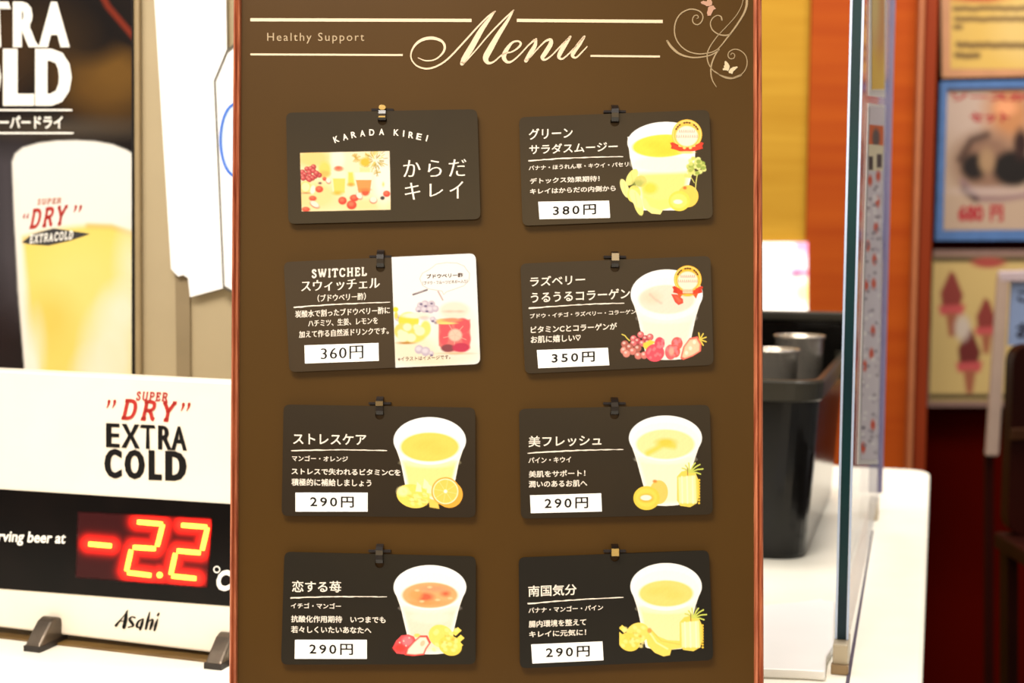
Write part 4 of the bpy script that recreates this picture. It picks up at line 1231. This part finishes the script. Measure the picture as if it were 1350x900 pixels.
        for x, y, r_ in ((260, 395, 26), (295, 385, 30), (345, 385, 28), (245, 425, 24), (290, 425, 30), (335, 425, 32), (375, 420, 26), (355, 500, 22), (380, 520, 20), (250, 730, 34), (300, 745, 36), (345, 760, 18), (90, 490, 26)):
            e2(x, y, r_, r_, (206, 190, 208), 8); e2(x - 4, y - 5, r_ * .6, r_ * .5, (232, 222, 232), 12)
        for x, y in ((265, 385), (300, 400), (345, 380), (310, 440), (250, 440), (355, 515), (380, 525), (80, 480), (345, 775), (100, 490)):
            e2(x, y, 11, 8, (112, 98, 136), 8)
        e2(70, 425, 22, 20, (240, 226, 40), 8); e2(75, 470, 14, 30, (240, 220, 90), 8)
        e2(170, 510, 80, 66, (248, 226, 70), 10); e2(120, 590, 62, 60, (246, 220, 110), 12); e2(200, 610, 110, 70, (248, 226, 110), 14); e2(300, 570, 40, 60, (250, 234, 120), 12)
        e2(150, 680, 60, 10, (196, 140, 50), 10); e2(230, 470, 110, 22, (255, 248, 226), 12); e2(290, 490, 40, 16, (196, 160, 160), 14, .5)
        for x, y, r_ in ((160, 560, 32), (130, 630, 44), (190, 640, 36), (255, 590, 38), (110, 600, 24), (230, 560, 24)):
            e2(x, y, r_, r_ * .9, (255, 246, 206), 12)
        e2(520, 430, 112, 62, (255, 236, 216), 16, .9); e2(520, 640, 124, 132, (255, 224, 206), 14)
        e2(480, 440, 40, 10, (246, 190, 170), 12, .7); e2(560, 440, 30, 10, (246, 190, 170), 12, .7)
        c.poly([W2(398, 530), W2(640, 500), W2(638, 720), W2(600, 745), W2(450, 745), W2(400, 700)], (244, 120, 116), soft=10)
        for x, y, rx, ry in ((455, 560, 45, 60), (440, 640, 34, 60), (580, 550, 60, 60), (610, 650, 34, 50), (500, 590, 40, 20)):
            e2(x, y, rx, ry, (240, 84, 96), 12)
        e2(525, 620, 50, 46, (255, 206, 184), 14); e2(430, 515, 50, 20, (250, 206, 120), 8); e2(500, 505, 70, 16, (246, 150, 110), 10)
        e2(460, 530, 70, 8, (255, 226, 130), 6)
        for a_ in range(5):
            c.line([W2(525, 620), W2(525 + 90 * math.cos(a_ * 1.26 + .4), 620 + 90 * math.sin(a_ * 1.26 + .4))], 4, (255, 190, 170), soft=5, a=.8)
        e2(470, 720, 54, 30, (140, 60, 72), 10); e2(570, 715, 66, 36, (206, 44, 84), 10); e2(530, 760, 110, 8, (236, 180, 120), 10, .7)
        c.a = c.a * ms
        c.build('jar_picture', PM, PRINT, cdo, TOP + 0.00015, xf, e=1.6)
        put_text('bubble_lettering', [fit('ブドウベリー酢', 930, 1160, 192, 230, slope, 0.02)], PM, mat('brown_ink', (96, 66, 56), 0.5), cdo, TOP + 0.0003, zz)
        put_text('faint_lettering', [fit('（ブドウ・フルーツビネガー入り）', 905, 1190, 234, 270, slope, 0.008)], PM, mat('faint_ink', (176, 152, 138), 0.5, e=2.4), cdo, TOP + 0.0003, zz)
        put_text('footnote_lettering', [fit('※イラストはイメージです。', 748, 1080, 712, 752, slope, 0.008)], PM, mat('faint_ink', (176, 152, 138), 0.5), cdo, TOP + 0.0003, zz)

# ------------------------------------------------------------------ glass screen on the right with its clamp and notices
G0 = np.array([0.2042, 0.86, 0.018])
gdir = np.array([math.sin(math.radians(16.4)), math.cos(math.radians(16.4)), 0])
gn = np.array([gdir[1], -gdir[0], 0])          # towards the aisle side
GL, GT, GH = 0.54, 0.0083, 0.62
gs = thing('glass_screen', (*G0[:2], 0.0), 'upright clear glass screen seen edge on, dark teal edge', 'screen')


def gm_pane():
    m = bpy.data.materials.new('clear_glass'); m.use_nodes = True
    nt = m.node_tree; nt.nodes.clear()
    out_ = nt.nodes.new('ShaderNodeOutputMaterial'); mx = nt.nodes.new('ShaderNodeMixShader')
    tr = nt.nodes.new('ShaderNodeBsdfTransparent'); tr.inputs[0].default_value = (0.96, 0.97, 0.99, 1)
    gl = nt.nodes.new('ShaderNodeBsdfGlossy'); gl.inputs['Roughness'].default_value = 0.02
    fr = nt.nodes.new('ShaderNodeFresnel'); fr.inputs[0].default_value = 1.35
    mu = nt.nodes.new('ShaderNodeMath'); mu.operation = 'MULTIPLY'; mu.inputs[1].default_value = 0.5
    nt.links.new(fr.outputs[0], mu.inputs[0]); nt.links.new(mu.outputs[0], mx.inputs[0])
    nt.links.new(tr.outputs[0], mx.inputs[1]); nt.links.new(gl.outputs[0], mx.inputs[2]); nt.links.new(mx.outputs[0], out_.inputs[0])
    return m


m_pane = gm_pane()
box_axes('pane', G0 - gn * GT / 2 + gdir * 0.001, gn, gdir, GT, GL, GH, m_pane, gs)
m_teal = mat('dark_teal_glass_edge', (0, 78, 80), 0.3, spec=0.25, c2=(0, 44, 66), nscale=(3, 3, 8))
m_bevel = mat('pale_blue_bevel', (196, 216, 250), 0.2, noise=0.03, e=1.1)
box_axes('polished_edge', G0 - gn * GT * .32 - gdir * 0.0005, gn, gdir, GT * .64, 0.0014, GH, m_teal, gs)
for s_ in (-0.5, 0.33):
    box_axes('edge_bevel', G0 + gn * GT * s_ - gdir * 0.0003, gn, gdir, GT * .17, 0.0012, GH, m_bevel, gs)
m_far = mat('lavender_glass_edge', (176, 170, 226), 0.3, noise=0.05)
box_axes('far_edge', G0 + gdir * (GL + 0.0015) - gn * GT * .8, gn, gdir, GT * 1.6, 0.004, GH, m_far, gs)
cl0 = np.array([G0[0], G0[1], 0]) - gdir * 0.012
cl = box_axes('clamp', cl0 - gn * 0.0045, gn, gdir, 0.009, 0.03, 0.0178, mat('cream_clamp', (246, 230, 200), 0.35), gs, 0.001)
box_axes('clamp_jaw', cl0 - gn * 0.0052 - gdir * 0.003, gn, gdir, 0.0104, 0.006, 0.006, mat('tan_metal', (190, 160, 120), 0.3, metal=0.4), cl, 0.0005)
box_axes('clamp', G0 * [1, 1, 0] + gdir * (GL - 0.05) - gn * 0.0045, gn, gdir, 0.009, 0.03, 0.0178, mat('cream_clamp', (246, 230, 200), 0.35), gs, 0.001)


class GP(Plane):
    def __init__(self, off):
        self.n = gn.copy(); self.p = G0 + gn * (GT / 2 + off)


PG = GP(0.0006)
nt1 = thing('glass_notice', PG.at(1155, 128)[0], 'upper notice on the glass with a yellow picture, white border', 'notice')
slab('paper', [(1146.5, -70), (1169, -70), (1166.5, 129), (1144.5, 126)], PG, 0.0003, m_white, nt1)
c = Canvas(1148.5, -60, 1166, 120, 1.0, (236, 196, 120))
c.ell(1156, 95, 14, 34, (246, 206, 96), soft=6); c.ell(1160, 30, 8, 50, (220, 150, 110), soft=8, a=.7); c.ell(1152, 10, 6, 40, (240, 216, 150), soft=8)
c.poly([(1140, 118), (1180, 118), (1180, 130), (1140, 130)], (250, 246, 240))
c.build('printed_picture', PG, PRINT, nt1, 0.0005, e=1.05)
nt2 = thing('glass_notice', PG.at(1150, 600)[0], 'long lower notice on the glass, orange photo over red and grey print', 'notice')
slab('paper', [(1144, 136), (1166.5, 139), (1157, 612), (1130, 612)], PG, 0.0003, m_white, nt2)
c = Canvas(1134, 140, 1165, 606, 1.0)
c.put(c.mask([(1145.5, 140), (1165, 142), (1156, 606), (1132.5, 606)], 2), (226, 222, 232))
cm = c.a.copy()
c.poly([(1145, 164), (1165, 166), (1165, 200), (1144, 198)], (226, 104, 40), clip=cm)
c.ell(1154, 182, 5, 13, (90, 84, 84), soft=3, clip=cm); c.poly([(1144, 190), (1165, 192), (1164, 225), (1144, 225)], (240, 232, 200), clip=cm)
c.poly([(1144, 206), (1150, 206), (1150, 224), (1144, 224)], (60, 56, 60), clip=cm); c.poly([(1155, 203), (1162, 203), (1162, 221), (1155, 221)], (70, 64, 70), clip=cm)
rs = np.random.RandomState(12)
for k, (x, y) in enumerate(((1146, 238), (1157, 232), (1156, 266), (1154, 300), (1143, 324), (1152, 342), (1141, 376), (1151, 374), (1150, 436), (1139, 482), (1148, 466), (1137, 590), (1150, 560))):
    c.ell(x, y, 3.2, 7, (222, 90, 60), soft=3, clip=cm)
for _ in range(110):
    x, y = rs.uniform(1134, 1164), rs.uniform(245, 600)
    c.ell(x, y, 2.6, 2.4, ((150, 146, 160), (190, 184, 200), (250, 250, 255))[rs.randint(3)], soft=2.5, clip=cm, a=.8)
c.build('printed_picture', PG, PRINT, nt2, 0.0005, e=1.05)

# ------------------------------------------------------------------ black tub with steel tumblers, white pad
m_tub = mat('black_tub', (20, 18, 15), 0.16, spec=0.3, c2=(10, 9, 8), nscale=(60, 60, 60))
m_rim = mat('charcoal_rim', (62, 58, 48), 0.3, spec=0.3, noise=0.08)
tub_c0 = LV.at(1056, 741)[0]                    # front right corner on the counter
tub_org = tub_c0 + AX * 0.004


def tub_ring(sc, z0, slope_h, cxo=0.0):
    """rounded rectangle; sc grows it; z rises towards the back by slope_h"""
    w, d, r = 0.2, 0.34, 0.028
    x1 = 0.0 + sc; y0 = 0.0 - sc; x0 = -w - sc; y1 = d + sc
    pts = round_quad([(x0, y0), (x1, y0), (x1, y1), (x0, y1)], r, 7)
    out_ = []
    for x, y in pts:
        out_.append(tub_org + AX * x + AY * y + np.array([0, 0, z0 + slope_h * (y - y0) / (y1 - y0)]))
    return out_


def loft(rings, closed_ends=(True, False)):
    n_ = len(rings[0]); V = [p for r_ in rings for p in r_]; Fc = []
    for k in range(len(rings) - 1):
        for i_ in range(n_):
            j = (i_ + 1) % n_
            Fc.append((k * n_ + i_, k * n_ + j, (k + 1) * n_ + j, (k + 1) * n_ + i_))
    if closed_ends[0]:
        Fc.append(tuple(range(n_))[::-1])
    if closed_ends[1]:
        Fc.append(tuple(range((len(rings) - 1) * n_, len(rings) * n_)))
    return V, Fc


tb = thing('black_tub', (*tub_org[:2], 0.0), 'glossy black plastic tub holding steel tumblers right of the board', 'tub')
SL = 0.0
V, Fc = loft([tub_ring(-0.004, 0.0, 0), tub_ring(-0.002, 0.004, 0), tub_ring(0.007, 0.136, 0), tub_ring(0.004, 0.136, 0), tub_ring(-0.006, 0.008, 0)], (True, True))
o = mk('tub_body', V, Fc, m_tub, tb, smooth=False); fix_normals(o)
V, Fc = loft([tub_ring(0.0072, 0.132, 0), tub_ring(0.0095, 0.134, 0), tub_ring(0.0105, 0.148, 0), tub_ring(0.009, 0.150, 0), tub_ring(0.0042, 0.150, 0), tub_ring(0.0042, 0.132, 0), tub_ring(0.0072, 0.132, 0)], (False, False))
o = mk('tub_rim', V, Fc, m_rim, tb, smooth=False); fix_normals(o)
bk0 = tub_org + AX * (-0.2 + 0.02) + AY * 0.337
box_axes('back_panel', bk0 + np.array([0, 0, 0.12]), AX, AY, 0.18 + 0.012, 0.0032, 0.064, m_tub, tb, 0.001)
box_axes('back_panel_lip', bk0 + np.array([0, 0, 0.1805]) - AY * 0.005, AX, AY, 0.18 + 0.0135, 0.0125, 0.010, m_rim, tb, 0.002)
m_steel = mat('brushed_steel', (225, 215, 200), 0.26, metal=0.85, noise=0.08, nscale=(60, 60, 4), e=1.1)


def tumbler(px, py, Y, r, label):
    cpt = CAM + ray(px, py) * (Y / ray(px, py)[1])
    zt = cpt[2]; z0 = 0.0085
    t = thing('steel_tumbler', (cpt[0], cpt[1], z0), label, 'cup', 'steel tumblers in the tub')
    prof = [(r * .78, 0), (r * .8, 0.002), (r * .97, zt - z0 - 0.004), (r, zt - z0 - 0.002), (r * 1.02, zt - z0), (r * .97, zt - z0), (r * .94, zt - z0 - 0.006), (r * .88, zt - z0 - 0.02), (r * .76, 0.006)]
    n_ = 40
    V = [(cpt[0] + a * math.cos(2 * math.pi * i_ / n_), cpt[1] + a * math.sin(2 * math.pi * i_ / n_), z0 + h) for a, h in prof for i_ in range(n_)]
    Fc = [(k * n_ + i_, k * n_ + (i_ + 1) % n_, (k + 1) * n_ + (i_ + 1) % n_, (k + 1) * n_ + i_) for k in range(len(prof) - 1) for i_ in range(n_)]
    Fc.append(tuple(range(n_))[::-1]); Fc.append(tuple(range((len(prof) - 1) * n_, len(prof) * n_)))
    mk('tumbler_wall', V, Fc, m_steel, t, smooth=True)
    th = 2 * math.pi / n_
    V = [(cpt[0] + (r * 1.01 + .0012 * math.cos(b)) * math.cos(a * th), cpt[1] + (r * 1.01 + .0012 * math.cos(b)) * math.sin(a * th), zt + .0012 * math.sin(b)) for a in range(n_) for b in (0, 1.57, 3.14, 4.71)]
    Fc = [(a * 4 + b, a * 4 + (b + 1) % 4, ((a + 1) % n_) * 4 + (b + 1) % 4, ((a + 1) % n_) * 4 + b) for a in range(n_) for b in range(4)]
    mk('rolled_lip', V, Fc, m_steel, t, smooth=True)


tumbler(1018, 461, 1.27, 0.0235, 'front steel tumbler in the black tub, half hidden by the board')
tumbler(1054, 443, 1.37, 0.0235, 'rear steel tumbler against the back of the black tub')

pd = [(940, 804), (1003, 797), (1050, 793), (1084, 788), (1088, 791), (1101, 792), (1099, 850), (1090, 865), (1088, 885), (1060, 883), (1003, 881), (940, 880)]
o = slab('white_pad', [pd], Level(0.006), 0.0058, m_white, None, off=-0.0058, bevel=0.0015)
props(o, 'flat white pad lying on the counter in front of the black tub', 'mat')

# ------------------------------------------------------------------ things far behind
PY = Plane(1035, 360, 2.69)
bs = thing('backlit_sign', PY.at(1035, 440)[0], 'bright white backlit sign with pink blossom under the yellow wall', 'sign')
slab('sign_box', [(930, 319), (1064.5, 319), (1064.5, 470), (930, 470)], PY, 0.02, m_white, bs, off=-0.019)
c = Canvas(932, 320, 1065.5, 468, 1.6, (255, 250, 240))
c.ell(1060, 326, 14, 16, (255, 140, 180), soft=10); c.ell(1052, 345, 16, 14, (255, 200, 214), soft=12); c.ell(1050, 361, 9, 6, (236, 60, 120), soft=8); c.ell(1063, 360, 8, 5, (240, 110, 150), soft=8)
c.ell(1060, 385, 14, 16, (255, 226, 150), soft=14); c.ell(1050, 372, 8, 6, (250, 230, 190), soft=8)
c.build('lit_picture', PY, print_mat('backlit_print', 0.4, 0.3, glow=0.8), bs, 0.0014, e=1.0, smax=1.0)
# posters pinned to the back wall
PN = Plane(1300, 200, 3.15)
n1 = thing('wall_notice', PN.at(1300, 102)[0], 'yellow notice with dark lines of text at the top of the brown wall', 'notice')
slab('paper', [(1239, -60), (1480, -60), (1480, 98), (1241, 103)], PN, 0.006, mat('salmon_frame', (240, 170, 120), 0.5), n1)
c = Canvas(1252, -56, 1476, 92, 1.6, (232, 190, 96))
c.ell(1290, -2, 38, 5, (190, 60, 40), soft=6); c.ell(1370, 40, 60, 50, (236, 200, 120), soft=30)
rs = np.random.RandomState(3)
for y, x0, x1, hh in ((12, 1258, 1476, 5), (26, 1260, 1476, 5), (37, 1259, 1266, 5), (60, 1262, 1476, 6), (74, 1260, 1292, 6)):
    x = x0
    while x < x1:
        c.ell(x, y + rs.uniform(-1, 1), 3.6, hh * .7, (92, 60, 34), soft=4, a=.85); x += 5.6
c.build('printed_text', PN, PRINT, n1, 0.0063, e=1.5)
n2 = thing('framed_poster', PN.at(1300, 322)[0], 'blue framed food poster with red lettering on the brown wall', 'poster')
slab('paper', [(1241, 113), (1480, 109), (1480, 308), (1235, 308)], PN, 0.004, mat('grey_paper', (190, 164, 140), 0.5), n2)
mb = mat('blue_frame', (96, 140, 206), 0.4, noise=0.1)
for lp in ([(1238, 108), (1480, 104), (1480, 114), (1238, 118)], [(1233, 304), (1480, 302), (1480, 316), (1231, 317)], [(1238, 108), (1247, 108), (1241, 317), (1231, 317)], [(1472, 104), (1482, 104), (1482, 316), (1472, 316)]):
    slab('frame_bar', lp, PN, 0.012, mb, n2, off=0.0002 if lp[0][0] > 1300 or lp[1][0] < 1300 else 0.0001)
c = Canvas(1244, 118, 1472, 302, 1.6, (196, 168, 144))
c.ell(1275, 150, 50, 40, (206, 180, 164), soft=40); c.ell(1330, 150, 30, 40, (206, 140, 90), soft=30); c.ell(1325, 142, 14, 10, (250, 170, 120), soft=10)
c.ell(1300, 215, 44, 40, (150, 112, 90), soft=24); c.line([(1265, 210), (1280, 185), (1300, 178)], 8, (60, 30, 24), soft=10)
c.ell(1283, 220, 17, 18, (24, 8, 6), soft=10); c.ell(1335, 222, 28, 24, (18, 6, 4), soft=10); c.ell(1300, 212, 10, 16, (176, 140, 104), soft=8); c.ell(1345, 190, 10, 20, (50, 20, 16), soft=8)
c.line([(1268, 240), (1290, 262), (1320, 262), (1360, 256)], 7, (150, 116, 120), soft=8); c.line([(1270, 250), (1285, 262)], 8, (60, 30, 40), soft=8)
c.ell(1300, 252, 40, 5, (220, 196, 190), soft=8, a=.6)
c.ell(1420, 210, 40, 40, (120, 70, 50), soft=30)
c.build('printed_picture', PN, PRINT, n2, 0.0043, e=1.5)
m_redt = mat('crimson_print', (206, 44, 56), 0.5)
for wd, *bx4 in (('ソースかつ丼あん', 1252, 1460, 122, 134), ('セット', 1278, 1330, 148, 162), ('680', 1262, 1296, 270, 292), ('円', 1304, 1322, 270, 292)):
    put_text('red_lettering', [fit(wd, *bx4, 0, 0.05)], PN, m_redt, n2, 0.0048, lambda v: v)
n3 = thing('ice_cream_poster', PN.at(1270, 536)[0], 'cream poster of soft ice cream cones, black bars top and bottom', 'poster')
slab('paper', [(1230, 329), (1500, 329), (1490, 536), (1222, 536)], PN, 0.005, mat('grey_mauve_border', (160, 124, 112), 0.5), n3)
c = Canvas(1224, 338, 1488, 528, 1.6)
c.put(c.mask([(1229, 338), (1488, 338), (1484, 528), (1224, 528)], 2), (214, 184, 118))
c.poly([(1229, 339), (1488, 339), (1488, 345), (1229, 345)], (26, 8, 6), soft=4); c.poly([(1224, 519), (1480, 519), (1480, 525), (1224, 525)], (30, 14, 10), soft=4)
for cx, cy, k in ((1254, 395, 1.0), (1277, 470, 1.0), (1299, 425, .85), (1360, 420, 1.1), (1420, 440, 1.1)):
    c.poly([(cx - 2, cy - 38 * k), (cx + 4, cy - 34 * k), (cx + 15 * k, cy - 6 * k), (cx + 10 * k, cy + 12 * k), (cx - 13 * k, cy + 10 * k), (cx - 15 * k, cy - 10 * k)], (112, 34, 30) if cy > 450 else (142, 54, 46), soft=4)
    c.poly([(cx - 18 * k, cy + 8 * k), (cx + 18 * k, cy + 6 * k), (cx + 14 * k, cy + 20 * k), (cx - 15 * k, cy + 20 * k)], (204, 84, 84), soft=4)
    c.poly([(cx - 8 * k, cy + 18 * k), (cx + 9 * k, cy + 18 * k), (cx + 4 * k, cy + 48 * k), (cx - 4 * k, cy + 48 * k)], (168, 96, 66), soft=4)
c.ell(1268, 432, 10, 16, (214, 196, 180), soft=8); c.ell(1302, 346, 22, 7, (176, 74, 64), soft=4)
c.build('printed_picture', PN, PRINT, n3, 0.0053, e=1.5)
# white stand with a blue notice, dark chair back below it
PS = Plane(1320, 420, 2.3)
st = thing('notice_stand', (*PS.at(1304, 600)[0][:2], FZ), 'white framed stand with a pale blue notice near the posters', 'stand')
m_stand = mat('ivory_frame', (206, 178, 160), 0.4, noise=0.04)
zb = down_to(PS, 1300, FZ)
slab('stand_post', [(1313, 362), (1328, 362), (1314, 600), (1297, 600)], PS, 0.012, m_stand, st, bevel=0.003)
slab('stand_bar', [(1314, 357), (1500, 352), (1500, 370), (1314, 372)], PS, 0.012, mat('lilac_white_frame', (222, 200, 206), 0.4), st, off=0.0003, bevel=0.003)
slab('stand_leg', [(1300, 596), (1311, 596), (1311, zb), (1300, zb)], PS, 0.01, mat('dark_leg', (50, 12, 6), 0.5, spec=0.05), st, off=-0.012)
slab('notice_sheet', [(1332, 372), (1500, 370), (1500, 452), (1328, 455)], PS, 0.004, mat('pale_blue_paper', (150, 172, 216), 0.5), st, off=0.0)
for wd, *bx4 in (('ご', 1340, 1362, 380, 398), ('お願い', 1338, 1420, 425, 447)):
    put_text('notice_lettering', [fit(wd, *bx4, 0, 0.04)], PS, mat('navy_ink', (40, 44, 74), 0.5), st, 0.0045, lambda v: v)
PCH = Plane(1360, 520, 1.9)
ch = thing('chair', (*PCH.at(1380, 700)[0][:2], FZ), 'dark brown chair back below the pale blue notice', 'chair')
m_chair = mat('dark_brown_wood', (60, 18, 10), 0.5, spec=0.05, c2=(30, 8, 4), nscale=(8, 8, 3))
zc = down_to(PCH, 1380, FZ)
slab('backrest', round_quad([(1326, 452), (1450, 452), (1440, 700), (1318, 700)], 26), PCH, 0.03, m_chair, ch, bevel=0.006)
slab('back_rail', [(1322, 560), (1446, 556), (1446, 572), (1320, 576)], PCH, 0.008, mat('olive_brown_wood', (70, 38, 16), 0.5, spec=0.1), ch, off=0.0302, bevel=0.002)
slab('seat', [(1310, 700), (1450, 700), (1450, 722), (1310, 722)], PCH, 0.3, m_chair, ch, off=0.0, bevel=0.004)
for x in (1318, 1430):
    slab('leg', [(x, 720), (x + 14, 720), (x + 14, zc), (x, zc)], PCH, 0.03, m_chair, ch, off=0.0)
